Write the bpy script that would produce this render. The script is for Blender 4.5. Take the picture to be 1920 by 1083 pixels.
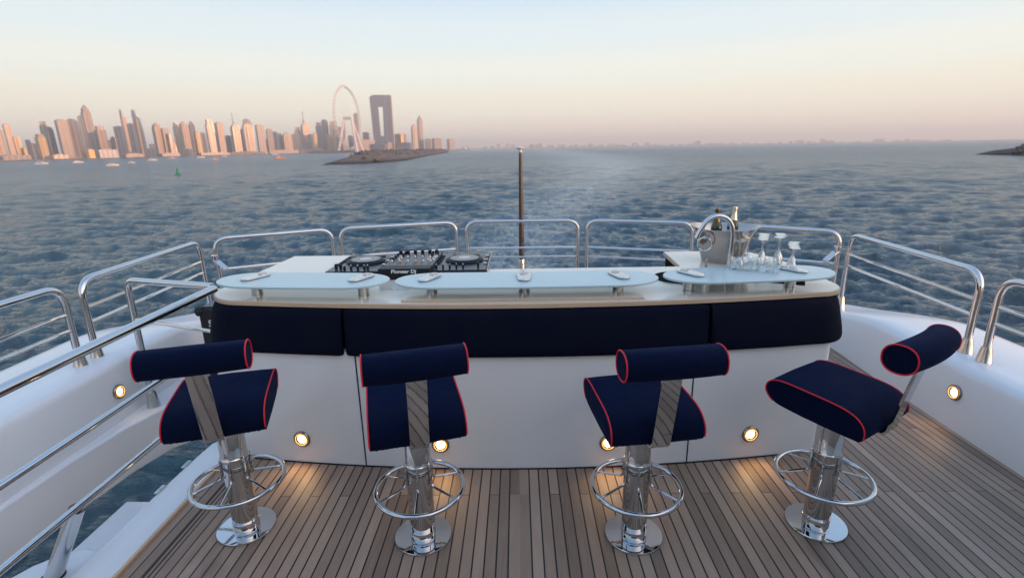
import bpy, bmesh, math, random
import numpy as np
from mathutils import Vector, Matrix
R = math.radians
random.seed(7)
for o in list(bpy.data.objects):
    bpy.data.objects.remove(o, do_unlink=True)
SC = bpy.context.scene
COL = SC.collection

# ------------------------------------------------------------------ camera
cam_d = bpy.data.cameras.new('camera')
cam_d.lens = 18.0; cam_d.sensor_width = 36.0
cam_d.clip_start = 0.05; cam_d.clip_end = 60000
cam_d.dof.use_dof = True; cam_d.dof.focus_distance = 2.6; cam_d.dof.aperture_fstop = 2.6
cam = bpy.data.objects.new('camera', cam_d); COL.objects.link(cam)
cam.matrix_world = (Matrix.Translation((0, 0, 2.0)) @ Matrix.Rotation(R(.8), 4, 'Z')
                    @ Matrix.Rotation(R(90 - 15.4), 4, 'X') @ Matrix.Rotation(R(-.98), 4, 'Z'))
SC.camera = cam

# ------------------------------------------------------------------ sky, sun, exposure
SUN_DIR = Vector((.86, -.50, .075)).normalized()          # towards the low sun, behind the camera to the right
W = bpy.data.worlds.new('World'); SC.world = W; W.use_nodes = True
nt = W.node_tree; nt.nodes.clear()
def N(t, **k):
    n = nt.nodes.new(t)
    for a, b in k.items(): setattr(n, a, b)
    return n
L = lambda a, b: nt.links.new(a, b)
out = N('ShaderNodeOutputWorld'); bg = N('ShaderNodeBackground'); L(bg.outputs[0], out.inputs[0])
tc = N('ShaderNodeTexCoord'); sep = N('ShaderNodeSeparateXYZ'); L(tc.outputs['Generated'], sep.inputs[0])
ramp = N('ShaderNodeValToRGB'); L(sep.outputs['Z'], ramp.inputs[0])
cr = ramp.color_ramp; cr.interpolation = 'EASE'
STOPS = [(0.0, (.72, .65, .60)), (.03, (.90, .79, .65)), (.075, (.90, .86, .71)), (.13, (.86, .89, .81)),
         (.19, (.74, .84, .87)), (.26, (.59, .75, .88)), (.42, (.43, .65, .96)), (1.0, (.30, .51, .88))]
while len(cr.elements) < len(STOPS): cr.elements.new(.5)
for e, (p, c) in zip(cr.elements, STOPS):
    e.position = p; e.color = (*c, 1)
# warm glow round the setting sun, behind the camera
dot = N('ShaderNodeVectorMath', operation='DOT_PRODUCT'); L(tc.outputs['Generated'], dot.inputs[0])
dot.inputs[1].default_value = tuple(SUN_DIR)
mr = N('ShaderNodeMapRange'); L(dot.outputs['Value'], mr.inputs[0])
mr.inputs[1].default_value = .35; mr.inputs[2].default_value = 1.0; mr.interpolation_type = 'SMOOTHSTEP'
glow = N('ShaderNodeMix', data_type='RGBA', blend_type='ADD'); L(mr.outputs[0], glow.inputs[0])
L(ramp.outputs[0], glow.inputs[6]); glow.inputs[7].default_value = (1.35, .98, .66, 1)
L(glow.outputs[2], bg.inputs[0]); bg.inputs[1].default_value = 1.0

sl = bpy.data.lights.new('sun', 'SUN'); sl.energy = 5.0; sl.angle = R(.6); sl.color = (1.0, .50, .26)
sun = bpy.data.objects.new('sun', sl); COL.objects.link(sun)
sun.rotation_euler = SUN_DIR.to_track_quat('Z', 'Y').to_euler(); sun.location = (6, -4, 8)
SC.view_settings.view_transform = 'Standard'; SC.view_settings.look = 'None'
SC.view_settings.exposure = 0.18; SC.view_settings.gamma = 1.0
SC.render.engine = 'CYCLES'
SC.cycles.volume_bounces = 0
SC.cycles.max_bounces = 10; SC.cycles.caustics_reflective = False; SC.cycles.caustics_refractive = False

# ------------------------------------------------------------------ materials
MATS = {}
def mat(name, color=(.5, .5, .5), rough=.5, metal=0, noise=0, nscale=20, bump=0, bscale=200, stretch=None, **k):
    m = bpy.data.materials.new(name); m.use_nodes = True; t = m.node_tree
    b = t.nodes['Principled BSDF']
    b.inputs['Base Color'].default_value = (*color, 1); b.inputs['Roughness'].default_value = rough
    b.inputs['Metallic'].default_value = metal
    for a, v in k.items(): b.inputs[a.replace('_', ' ')].default_value = v
    co = t.nodes.new('ShaderNodeTexCoord'); src = co.outputs['Object']
    if stretch:
        mp = t.nodes.new('ShaderNodeMapping'); mp.inputs['Scale'].default_value = stretch
        t.links.new(src, mp.inputs[0]); src = mp.outputs[0]
    if noise:
        n = t.nodes.new('ShaderNodeTexNoise'); n.inputs['Scale'].default_value = nscale; n.inputs['Detail'].default_value = 5
        t.links.new(src, n.inputs[0])
        mx = t.nodes.new('ShaderNodeMix'); mx.data_type = 'RGBA'
        mx.inputs[6].default_value = (*[c * (1 - noise) for c in color], 1)
        mx.inputs[7].default_value = (*[min(1, c * (1 + noise)) for c in color], 1)
        t.links.new(n.outputs[0], mx.inputs[0]); t.links.new(mx.outputs[2], b.inputs['Base Color'])
        rr = t.nodes.new('ShaderNodeMapRange'); rr.inputs[3].default_value = rough * .8; rr.inputs[4].default_value = min(1, rough * 1.25)
        t.links.new(n.outputs[0], rr.inputs[0]); t.links.new(rr.outputs[0], b.inputs['Roughness'])
    if bump:
        n2 = t.nodes.new('ShaderNodeTexNoise'); n2.inputs['Scale'].default_value = bscale; n2.inputs['Detail'].default_value = 3
        t.links.new(src, n2.inputs[0])
        bp = t.nodes.new('ShaderNodeBump'); bp.inputs['Strength'].default_value = bump; bp.inputs['Distance'].default_value = .01
        t.links.new(n2.outputs[0], bp.inputs['Height']); t.links.new(bp.outputs[0], b.inputs['Normal'])
    MATS[name] = m
    return m
mat('gelcoat', (.78, .775, .77), .3, noise=.03, nscale=1.3, bump=.03, bscale=3, Coat_Weight=.3)
mat('bar_white', (.84, .815, .785), .16, noise=.03, nscale=1.7, bump=.025, bscale=2.5, Coat_Weight=.4)
mat('chrome', (.62, .605, .59), .045, 1, noise=.04, nscale=6, bump=.012, bscale=25)
mat('rail_steel', (.64, .62, .61), .06, 1, noise=.06, nscale=9, bump=.02, bscale=40)
mat('brushed_steel', (.62, .60, .57), .22, 1, noise=.08, nscale=8)
mat('bucket_steel', (.46, .42, .38), .13, 1, noise=.08, nscale=8)
mat('navy_fabric', (.0006, .0040, .022), .85, noise=.25, nscale=14, bump=.5, bscale=300, Sheen_Weight=.06, Sheen_Roughness=.4, Sheen_Tint=(.1, .25, .9, 1), Specular_IOR_Level=.1)
mat('navy_vinyl', (.0005, .0018, .011), .75, noise=.2, nscale=5, bump=.12, bscale=260, Specular_IOR_Level=.12)
mat('red_piping', (.66, .004, .014), .5, bump=.2, bscale=600)
mat('laminate', (.76, .68, .58), .15, noise=.03, nscale=4, bump=.01, bscale=8, Coat_Weight=.3)
mat('oak_edge', (.58, .41, .27), .45, noise=.28, nscale=3, stretch=(1.5, 1.5, 60))
mat('frosted_glass', (.70, .86, .85), .22, Transmission_Weight=.34, IOR=1.45)
mat('glass_edge', (.42, .66, .62), .2, Transmission_Weight=.4, IOR=1.5)
mat('clear_glass', (1, 1, 1), .01, Transmission_Weight=1.0, IOR=1.3)
mat('black_plastic', (.009, .009, .010), .45, noise=.3, nscale=30, Specular_IOR_Level=.3)
mat('dj_metal', (.045, .05, .062), .3, .5, noise=.12, nscale=12)
mat('jog_metal', (.16, .17, .19), .25, .8, noise=.1, nscale=30)
mat('silver', (.6, .6, .62), .25, .9)
mat('orange_led', (.9, .35, .08), .4)
mat('white_paint', (.8, .8, .8), .4)
mat('black_rubber', (.006, .006, .007), .6, noise=.4, nscale=60)
mat('dark_void', (.008, .008, .01), .9, noise=.3, nscale=20, Specular_IOR_Level=.05)
mat('bottle_glass', (.012, .022, .008), .06, Coat_Weight=.6, noise=.2, nscale=30)
mat('gold_foil', (.74, .62, .46), .28, 1, noise=.2, nscale=60, bump=.3, bscale=150)
mat('dark_foil', (.12, .09, .04), .3, .8, noise=.3, nscale=60, bump=.3, bscale=150)
mat('label_paper', (.62, .62, .66), .5)
mat('pole_wood', (.045, .030, .020), .35, noise=.35, nscale=6, stretch=(8, 8, .6), Coat_Weight=.4)
mat('rock', (.105, .09, .078), .9, noise=.5, nscale=.25, bump=1, bscale=.8)
mat('dark_rock', (.07, .06, .055), .9, noise=.5, nscale=.3, bump=1, bscale=.8)
mat('land', (.16, .15, .12), .95, noise=.45, nscale=.03)
mat('boat_white', (.6, .58, .56), .35)
mat('boat_orange', (.75, .2, .05), .4)
mat('buoy_green', (.01, .23, .12), .5, noise=.2, nscale=2)
mat('wheel_paint', (.60, .53, .50), .5)
mat('cabin_white', (.62, .60, .58), .3, noise=.05, nscale=1)
mat('cabin_glass', (.03, .025, .022), .08)
mat('lamp_steel', (.30, .27, .24), .22, 1, noise=.2, nscale=90)
mat('brass', (.85, .58, .22), .2, 1)
mat('caulk', (.012, .011, .011), .6)
m = mat('lens', (1, .9, .7), .4); b = m.node_tree.nodes['Principled BSDF']
b.inputs['Emission Color'].default_value = (1, .84, .55, 1); b.inputs['Emission Strength'].default_value = 9
m = mat('lamp_ring', (1, .55, .15), .3); b = m.node_tree.nodes['Principled BSDF']
b.inputs['Emission Color'].default_value = (1, .50, .12, 1); b.inputs['Emission Strength'].default_value = 1.3

g_ = MATS['clear_glass'].node_tree; g_.nodes.clear()                # thin walled glassware
go_ = g_.nodes.new('ShaderNodeOutputMaterial'); gm = g_.nodes.new('ShaderNodeMixShader'); gt = g_.nodes.new('ShaderNodeBsdfTransparent'); gg = g_.nodes.new('ShaderNodeBsdfGlossy')
gt.inputs[0].default_value = (.95, .97, .97, 1); gg.inputs['Roughness'].default_value = .04; gg.inputs['Color'].default_value = (1, 1, 1, 1)
lw = g_.nodes.new('ShaderNodeLayerWeight'); lw.inputs[0].default_value = .42; mr_ = g_.nodes.new('ShaderNodeMapRange'); mr_.inputs[3].default_value = .13; mr_.inputs[4].default_value = .72
g_.links.new(lw.outputs['Facing'], mr_.inputs[0]); g_.links.new(mr_.outputs[0], gm.inputs[0]); g_.links.new(gt.outputs[0], gm.inputs[1]); g_.links.new(gg.outputs[0], gm.inputs[2]); g_.links.new(gm.outputs[0], go_.inputs[0])
def facade(name, wall, glass, rough=.5, metal=0.0, fl=3.6, bay=8.5, gfrac=.5):
    """building skin: storeys and window bays drawn from object coordinates"""
    m = bpy.data.materials.new(name); m.use_nodes = True; t = m.node_tree; b = t.nodes['Principled BSDF']
    co = t.nodes.new('ShaderNodeTexCoord'); sp = t.nodes.new('ShaderNodeSeparateXYZ'); t.links.new(co.outputs['Object'], sp.inputs[0])
    def M(op, a, bb=None):
        n = t.nodes.new('ShaderNodeMath'); n.operation = op
        for i, v in enumerate((a, bb)):
            if v is None: continue
            if isinstance(v, (int, float)): n.inputs[i].default_value = v
            else: t.links.new(v, n.inputs[i])
        return n.outputs[0]
    ad = M('ADD', sp.outputs['X'], sp.outputs['Y'])
    fx = M('FRACT', M('DIVIDE', ad, bay)); fz = M('FRACT', M('DIVIDE', sp.outputs['Z'], fl))
    win = M('MULTIPLY', M('GREATER_THAN', fx, 1 - gfrac), M('GREATER_THAN', fz, .35))
    n = t.nodes.new('ShaderNodeTexNoise'); n.inputs['Scale'].default_value = .05; t.links.new(co.outputs['Object'], n.inputs[0])
    vc = t.nodes.new('ShaderNodeMix'); vc.data_type = 'RGBA'
    vc.inputs[6].default_value = (*[c * .62 for c in wall], 1); vc.inputs[7].default_value = (*[min(1, c * 1.2) for c in wall], 1)
    oi = t.nodes.new('ShaderNodeObjectInfo'); t.links.new(M('ADD', M('MULTIPLY', n.outputs[0], .5), M('MULTIPLY', oi.outputs['Random'], .6)), vc.inputs[0])
    mx = t.nodes.new('ShaderNodeMix'); mx.data_type = 'RGBA'; t.links.new(win, mx.inputs[0])
    t.links.new(vc.outputs[2], mx.inputs[6]); mx.inputs[7].default_value = (*glass, 1); t.links.new(mx.outputs[2], b.inputs['Base Color'])
    r = t.nodes.new('ShaderNodeMapRange'); t.links.new(win, r.inputs[0]); r.inputs[3].default_value = rough; r.inputs[4].default_value = .25
    t.links.new(r.outputs[0], b.inputs['Roughness']); b.inputs['Metallic'].default_value = metal
    MATS[name] = m
facade('sand', (.48, .35, .275), (.30, .22, .18), gfrac=.42)
facade('gold', (.52, .36, .21), (.34, .24, .14), gfrac=.35)
facade('tan', (.36, .29, .26), (.20, .17, .17), gfrac=.45)
facade('grey', (.36, .32, .31), (.14, .15, .18), gfrac=.5)
facade('glass', (.19, .20, .25), (.09, .11, .15), .3, gfrac=.7)
facade('white', (.62, .56, .54), (.25, .24, .25), gfrac=.5)
facade('glow', (.95, .55, .25), (.95, .45, .12), gfrac=.5)  # bright orange sun reflection put into wall and window colour
facade('gate_shaded', (.13, .15, .21), (.085, .10, .15), fl=7, bay=200, gfrac=.98)  # shade of the sunless front put into a darker blue-grey

for nm, z1 in (('rock', -3.6), ('dark_rock', -3.9)):      # wet, weed covered stones near the waterline
    tt = MATS[nm].node_tree; bb = tt.nodes['Principled BSDF']; src = bb.inputs['Base Color'].links[0].from_socket
    cc = tt.nodes.new('ShaderNodeNewGeometry'); ss = tt.nodes.new('ShaderNodeSeparateXYZ'); tt.links.new(cc.outputs['Position'], ss.inputs[0])
    rr2 = tt.nodes.new('ShaderNodeMapRange'); tt.links.new(ss.outputs['Z'], rr2.inputs[0]); rr2.inputs[1].default_value = -5.6; rr2.inputs[2].default_value = z1
    mm = tt.nodes.new('ShaderNodeMix'); mm.data_type = 'RGBA'; tt.links.new(rr2.outputs[0], mm.inputs[0]); mm.inputs[6].default_value = (.014, .014, .012, 1)
    tt.links.new(src, mm.inputs[7]); tt.links.new(mm.outputs[2], bb.inputs['Base Color'])
for nm, sc, ds in (('navy_fabric', 7, .012), ('navy_vinyl', 5, .010), ('gelcoat', 1.1, .01)):      # soft creases and slight waviness
    tt = MATS[nm].node_tree; bb = tt.nodes['Principled BSDF']; bp0 = bb.inputs['Normal'].links[0].from_node
    nn = tt.nodes.new('ShaderNodeTexNoise'); nn.inputs['Scale'].default_value = sc; nn.inputs['Detail'].default_value = 2; nn.inputs['Distortion'].default_value = .8
    cc = tt.nodes.new('ShaderNodeTexCoord'); tt.links.new(cc.outputs['Object'], nn.inputs[0])
    b2 = tt.nodes.new('ShaderNodeBump'); b2.inputs['Strength'].default_value = .5; b2.inputs['Distance'].default_value = ds
    tt.links.new(nn.outputs[0], b2.inputs['Height']); tt.links.new(b2.outputs[0], bp0.inputs['Normal'])
# teak deck -------------------------------------------------------------
m = bpy.data.materials.new('teak'); m.use_nodes = True; t = m.node_tree; b = t.nodes['Principled BSDF']; MATS['teak'] = m
def nd(ty, **k):
    n = t.nodes.new(ty)
    for a, v in k.items(): setattr(n, a, v)
    return n
def ma(op, a, bb=None, c=None):
    n = nd('ShaderNodeMath', operation=op)
    for i, v in enumerate((a, bb, c)):
        if v is None: continue
        if isinstance(v, (int, float)): n.inputs[i].default_value = v
        else: t.links.new(v, n.inputs[i])
    return n.outputs[0]
co = nd('ShaderNodeTexCoord'); sp = nd('ShaderNodeSeparateXYZ'); t.links.new(co.outputs['Object'], sp.inputs[0])
PW = .060
xs = ma('ADD', sp.outputs['X'], .012)
ax = ma('ABSOLUTE', xs)
king = ma('LESS_THAN', ax, PW)                                   # one double-width plank on the centreline
u = ma('DIVIDE', xs, PW)
idx = ma('MULTIPLY', ma('FLOOR', u), ma('SUBTRACT', 1, king))
fr = ma('FRACT', u); e1 = ma('MINIMUM', fr, ma('SUBTRACT', 1, fr)); edge = ma('MULTIPLY', e1, PW)
kedge = ma('SUBTRACT', PW, ax)
edge = ma('ADD', ma('MULTIPLY', edge, ma('SUBTRACT', 1, king)), ma('MULTIPLY', kedge, king))
# butt joints: planks run 2.1 m, joint rows staggered over three phases
ph = ma('MULTIPLY', ma('MODULO', ma('ADD', idx, 300), 3), .7)
vy = ma('DIVIDE', ma('ADD', ma('SUBTRACT', sp.outputs['Y'], 2.63), ma('ADD', ph, 21)), 2.1)
fy = ma('FRACT', vy); ey = ma('MULTIPLY', ma('MINIMUM', fy, ma('SUBTRACT', 1, fy)), 2.1)
ey = ma('ADD', ey, ma('MULTIPLY', king, 1))
seam = ma('MAXIMUM', ma('LESS_THAN', edge, .0040), ma('LESS_THAN', ey, .0022))
seg = ma('FLOOR', vy)
cmb = nd('ShaderNodeCombineXYZ'); t.links.new(idx, cmb.inputs[0]); t.links.new(seg, cmb.inputs[1])
wn = nd('ShaderNodeTexWhiteNoise', noise_dimensions='3D'); t.links.new(cmb.outputs[0], wn.inputs[0])
mp = nd('ShaderNodeMapping'); mp.inputs['Scale'].default_value = (60, 2.2, 1); t.links.new(co.outputs['Object'], mp.inputs[0])
off = nd('ShaderNodeVectorMath', operation='ADD'); t.links.new(mp.outputs[0], off.inputs[0]); t.links.new(wn.outputs['Color'], off.inputs[1])
gr = nd('ShaderNodeTexNoise'); gr.inputs['Scale'].default_value = 2.2; gr.inputs['Detail'].default_value = 6; gr.inputs['Roughness'].default_value = .65
t.links.new(off.outputs[0], gr.inputs[0])
st = nd('ShaderNodeTexNoise'); st.inputs['Scale'].default_value = 1.6; st.inputs['Detail'].default_value = 4; t.links.new(co.outputs['Object'], st.inputs[0])
r1 = nd('ShaderNodeValToRGB'); r1.color_ramp.elements[0].color = (.125, .080, .052, 1); r1.color_ramp.elements[1].color = (.46, .32, .225, 1)
val = ma('ADD', ma('MULTIPLY', wn.outputs['Value'], .6), ma('ADD', ma('MULTIPLY', gr.outputs[0], .55), ma('MULTIPLY', ma('SUBTRACT', st.outputs[0], .5), .6)))
t.links.new(val, r1.inputs[0])
# a few dark stains
sn = nd('ShaderNodeTexNoise'); sn.inputs['Scale'].default_value = 1.1; sn.inputs['Detail'].default_value = 2
mp2 = nd('ShaderNodeMapping'); mp2.inputs['Scale'].default_value = (3.5, 1, 1); mp2.inputs['Location'].default_value = (3.1, 8.2, 0)
t.links.new(co.outputs['Object'], mp2.inputs[0]); t.links.new(mp2.outputs[0], sn.inputs[0])
sr = nd('ShaderNodeMapRange'); sr.inputs[1].default_value = .64; sr.inputs[2].default_value = .74; t.links.new(sn.outputs[0], sr.inputs[0])
mxs = nd('ShaderNodeMix', data_type='RGBA'); t.links.new(ma('MULTIPLY', sr.outputs[0], .6), mxs.inputs[0]); t.links.new(r1.outputs[0], mxs.inputs[6]); mxs.inputs[7].default_value = (.07, .045, .03, 1)
mx = nd('ShaderNodeMix', data_type='RGBA'); t.links.new(seam, mx.inputs[0]); t.links.new(mxs.outputs[2], mx.inputs[6]); mx.inputs[7].default_value = (.012, .011, .011, 1)
t.links.new(mx.outputs[2], b.inputs['Base Color']); b.inputs['Roughness'].default_value = .55
bp = nd('ShaderNodeBump'); bp.inputs['Strength'].default_value = .35; bp.inputs['Distance'].default_value = .003
t.links.new(ma('SUBTRACT', ma('MULTIPLY', gr.outputs[0], .4), ma('MULTIPLY', seam, .8)), bp.inputs['Height']); t.links.new(bp.outputs[0], b.inputs['Normal'])

# sea -------------------------------------------------------------------
m = bpy.data.materials.new('sea_water'); m.use_nodes = True; t = m.node_tree; b = t.nodes['Principled BSDF']; MATS['sea'] = m
b.inputs['IOR'].default_value = 1.48
co = nd('ShaderNodeTexCoord')
mp = nd('ShaderNodeMapping'); mp.inputs['Scale'].default_value = (.75, 1.9, 1); mp.inputs['Rotation'].default_value = (0, 0, R(12)); t.links.new(co.outputs['Object'], mp.inputs[0])
fa = nd('ShaderNodeAttribute', attribute_name='far')          # 0 where the waves are modelled, 1 where they are finer than the mesh
n1 = nd('ShaderNodeTexNoise'); n1.inputs['Scale'].default_value = 2.6; n1.inputs['Detail'].default_value = 6; n1.inputs['Roughness'].default_value = .62; t.links.new(mp.outputs[0], n1.inputs[0])
n3 = nd('ShaderNodeTexNoise'); n3.inputs['Scale'].default_value = 1.0; n3.inputs['Detail'].default_value = 4; n3.inputs['Roughness'].default_value = .6; t.links.new(mp.outputs[0], n3.inputs[0])
bp = nd('ShaderNodeBump'); bp.inputs['Strength'].default_value = 1; bp.inputs['Distance'].default_value = 1.0
t.links.new(ma('ADD', ma('MULTIPLY', n1.outputs[0], ma('SUBTRACT', .42, ma('MULTIPLY', fa.outputs['Fac'], .08))), ma('MULTIPLY', n3.outputs[0], ma('MULTIPLY', fa.outputs['Fac'], 1.7))), bp.inputs['Height'])
at = nd('ShaderNodeAttribute', attribute_name='wake')
t.links.new(ma('SUBTRACT', 1, ma('MINIMUM', ma('MULTIPLY', at.outputs['Fac'], .7), .8)), bp.inputs['Strength'])
t.links.new(bp.outputs[0], b.inputs['Normal'])
t.links.new(ma('ADD', ma('MULTIPLY', fa.outputs['Fac'], .22), .04), b.inputs['Roughness'])
n2 = nd('ShaderNodeTexNoise'); mw = nd('ShaderNodeMapping'); mw.inputs['Scale'].default_value = (1.6, .5, 1); mw.inputs['Rotation'].default_value = (0, 0, R(-6)); t.links.new(co.outputs['Object'], mw.inputs[0])
n2.inputs['Scale'].default_value = .9; n2.inputs['Detail'].default_value = 10; n2.inputs['Roughness'].default_value = .65; n2.inputs['Distortion'].default_value = 1.6; t.links.new(mw.outputs[0], n2.inputs[0])
fo = ma('MULTIPLY', ma('MULTIPLY', at.outputs['Fac'], .62), ma('SUBTRACT', ma('MULTIPLY', n2.outputs[0], 4), 1.6))
fo = ma('MINIMUM', ma('MAXIMUM', fo, 0), .75)
mx = nd('ShaderNodeMix', data_type='RGBA'); t.links.new(fo, mx.inputs[0]); mx.inputs[6].default_value = (.008, .056, .088, 1); mx.inputs[7].default_value = (.55, .62, .62, 1)  # foam, plus the smooth far wake's brighter reflection put into the colour
t.links.new(mx.outputs[2], b.inputs['Base Color'])

# ------------------------------------------------------------------ mesh helpers
class MB:
    def __init__(s): s.v = []; s.f = []
    def add(s, vs, fs):
        o = len(s.v); s.v += [tuple(v) for v in vs]; s.f += [tuple(i + o for i in f) for f in fs]; return s
    def box(s, x0, x1, y0, y1, z0, z1, M=None):
        vs = [Vector((x, y, z)) for z in (z0, z1) for x, y in ((x0, y0), (x1, y0), (x1, y1), (x0, y1))]
        if M: vs = [M @ v for v in vs]
        return s.add(vs, [(3, 2, 1, 0), (4, 5, 6, 7), (0, 1, 5, 4), (1, 2, 6, 5), (2, 3, 7, 6), (3, 0, 4, 7)])
    def prism(s, pts, z0, z1, M=None):
        n = len(pts); a = sum(pts[i][0] * pts[(i + 1) % n][1] - pts[(i + 1) % n][0] * pts[i][1] for i in range(n))
        if a < 0: pts = pts[::-1]
        vs = [Vector((p[0], p[1], z)) for z in (z0, z1) for p in pts]
        if M: vs = [M @ v for v in vs]
        return s.add(vs, [tuple(range(n - 1, -1, -1)), tuple(range(n, 2 * n))] + [(i, (i + 1) % n, n + (i + 1) % n, n + i) for i in range(n)])
    def lathe(s, prof, n=32, c=(0, 0, 0), M=None, sx=1, sy=1, cap=True):
        vs = []
        for r, z in prof:
            for k in range(n):
                a = 2 * math.pi * k / n; v = Vector((c[0] + r * sx * math.cos(a), c[1] + r * sy * math.sin(a), c[2] + z)); vs.append(M @ v if M else v)
        fs = []
        for j in range(len(prof) - 1):
            for k in range(n):
                a, b2 = j * n + k, j * n + (k + 1) % n; fs.append((a, b2, b2 + n, a + n))
        if cap:
            fs.append(tuple(range(n - 1, -1, -1))); fs.append(tuple(range((len(prof) - 1) * n, len(prof) * n)))
        return s.add(vs, fs)
    def tube(s, pts, r, n=10, closed=False, cap=True):
        pts = [Vector(p) for p in pts]; m_ = len(pts); vs = []; up = None
        rs = r if isinstance(r, (list, tuple)) else [r] * m_
        for i, p in enumerate(pts):
            if closed: d = pts[(i + 1) % m_] - pts[i - 1]
            else: d = pts[min(i + 1, m_ - 1)] - pts[max(i - 1, 0)]
            d.normalize()
            if up is None:
                up = Vector((0, 0, 1)) if abs(d.z) < .9 else Vector((1, 0, 0))
            x = d.cross(up)
            if x.length < 1e-4: x = d.orthogonal()
            x.normalize(); y = x.cross(d).normalized(); up = y
            for k in range(n):
                a = 2 * math.pi * k / n; vs.append(p + (x * math.cos(a) + y * math.sin(a)) * rs[i])
        fs = []
        for i in range(m_ if closed else m_ - 1):
            for k in range(n):
                a, b2 = i * n + k, i * n + (k + 1) % n; c2, d2 = ((i + 1) % m_) * n + (k + 1) % n, ((i + 1) % m_) * n + k
                fs.append((a, d2, c2, b2))
        if not closed and cap:
            fs.append(tuple(range(n))); fs.append(tuple(range(m_ * n - 1, (m_ - 1) * n - 1, -1)))
        return s.add(vs, fs)
    def build(s, name, material, parent=None, loc=None, smooth=35, bevel=0, seg=2, fix=True):
        me = bpy.data.meshes.new(name); me.from_pydata(s.v, [], s.f); me.update()
        if fix:
            bm = bmesh.new(); bm.from_mesh(me); bmesh.ops.recalc_face_normals(bm, faces=bm.faces); bm.to_mesh(me); bm.free()
        me.materials.append(MATS[material] if isinstance(material, str) else material)
        if smooth:
            me.shade_smooth(); me.set_sharp_from_angle(angle=R(smooth))
        o = bpy.data.objects.new(name, me); COL.objects.link(o)
        if loc: o.location = loc
        if parent: o.parent = parent
        if bevel:
            bv = o.modifiers.new('bevel', 'BEVEL'); bv.width = bevel; bv.segments = seg; bv.limit_method = 'ANGLE'; bv.angle_limit = R(40)
        return o
def tag(o, label=None, cat=None, group=None, kind=None):
    if label: o['label'] = label
    if cat: o['category'] = cat
    if group: o['group'] = group
    if kind: o['kind'] = kind
    return o
def empty(name, loc=(0, 0, 0), rz=0, label=None, cat=None, group=None):
    o = bpy.data.objects.new(name, None); COL.objects.link(o); o.location = loc; o.rotation_euler = (0, 0, rz); o.empty_display_size = .1
    return tag(o, label, cat, group)
def kids(o): return [c for c in bpy.data.objects if c.parent == o]
def copy_tree(o, parent=None):
    c = o.copy(); COL.objects.link(c)
    if parent: c.parent = parent
    for ch in kids(o): copy_tree(ch, c)
    return c
def text_mesh(name, body, size, material, parent, M, bold=.0, shear=0):
    cu = bpy.data.curves.new(name, 'FONT'); cu.body = body; cu.size = size; cu.extrude = .0006; cu.offset = bold; cu.shear = shear
    cu.align_x = 'CENTER'; cu.align_y = 'CENTER'
    tmp = bpy.data.objects.new(name, cu); me = bpy.data.meshes.new_from_object(tmp); bpy.data.objects.remove(tmp)
    me.materials.clear(); me.materials.append(MATS[material]); me.transform(M)
    o = bpy.data.objects.new(name, me); COL.objects.link(o); o.parent = parent
    return o
def arc2(cx, cy, r, a0, a1, n):
    return [(cx + r * math.cos(R(a0 + (a1 - a0) * i / n)), cy + r * math.sin(R(a0 + (a1 - a0) * i / n))) for i in range(n + 1)]
def bend(pts, rad, n=6):
    """round the corners of a polyline"""
    P = [Vector(p) for p in pts]; o = [P[0]]
    for i in range(1, len(P) - 1):
        a = (P[i - 1] - P[i]); c = (P[i + 1] - P[i]); r = min(rad, a.length * .45, c.length * .45)
        p0 = P[i] + a.normalized() * r; p1 = P[i] + c.normalized() * r
        for k in range(n + 1):
            t_ = k / n; o.append(p0 * (1 - t_) ** 2 + P[i] * 2 * t_ * (1 - t_) + p1 * t_ * t_)
    o.append(P[-1]); return o

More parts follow.
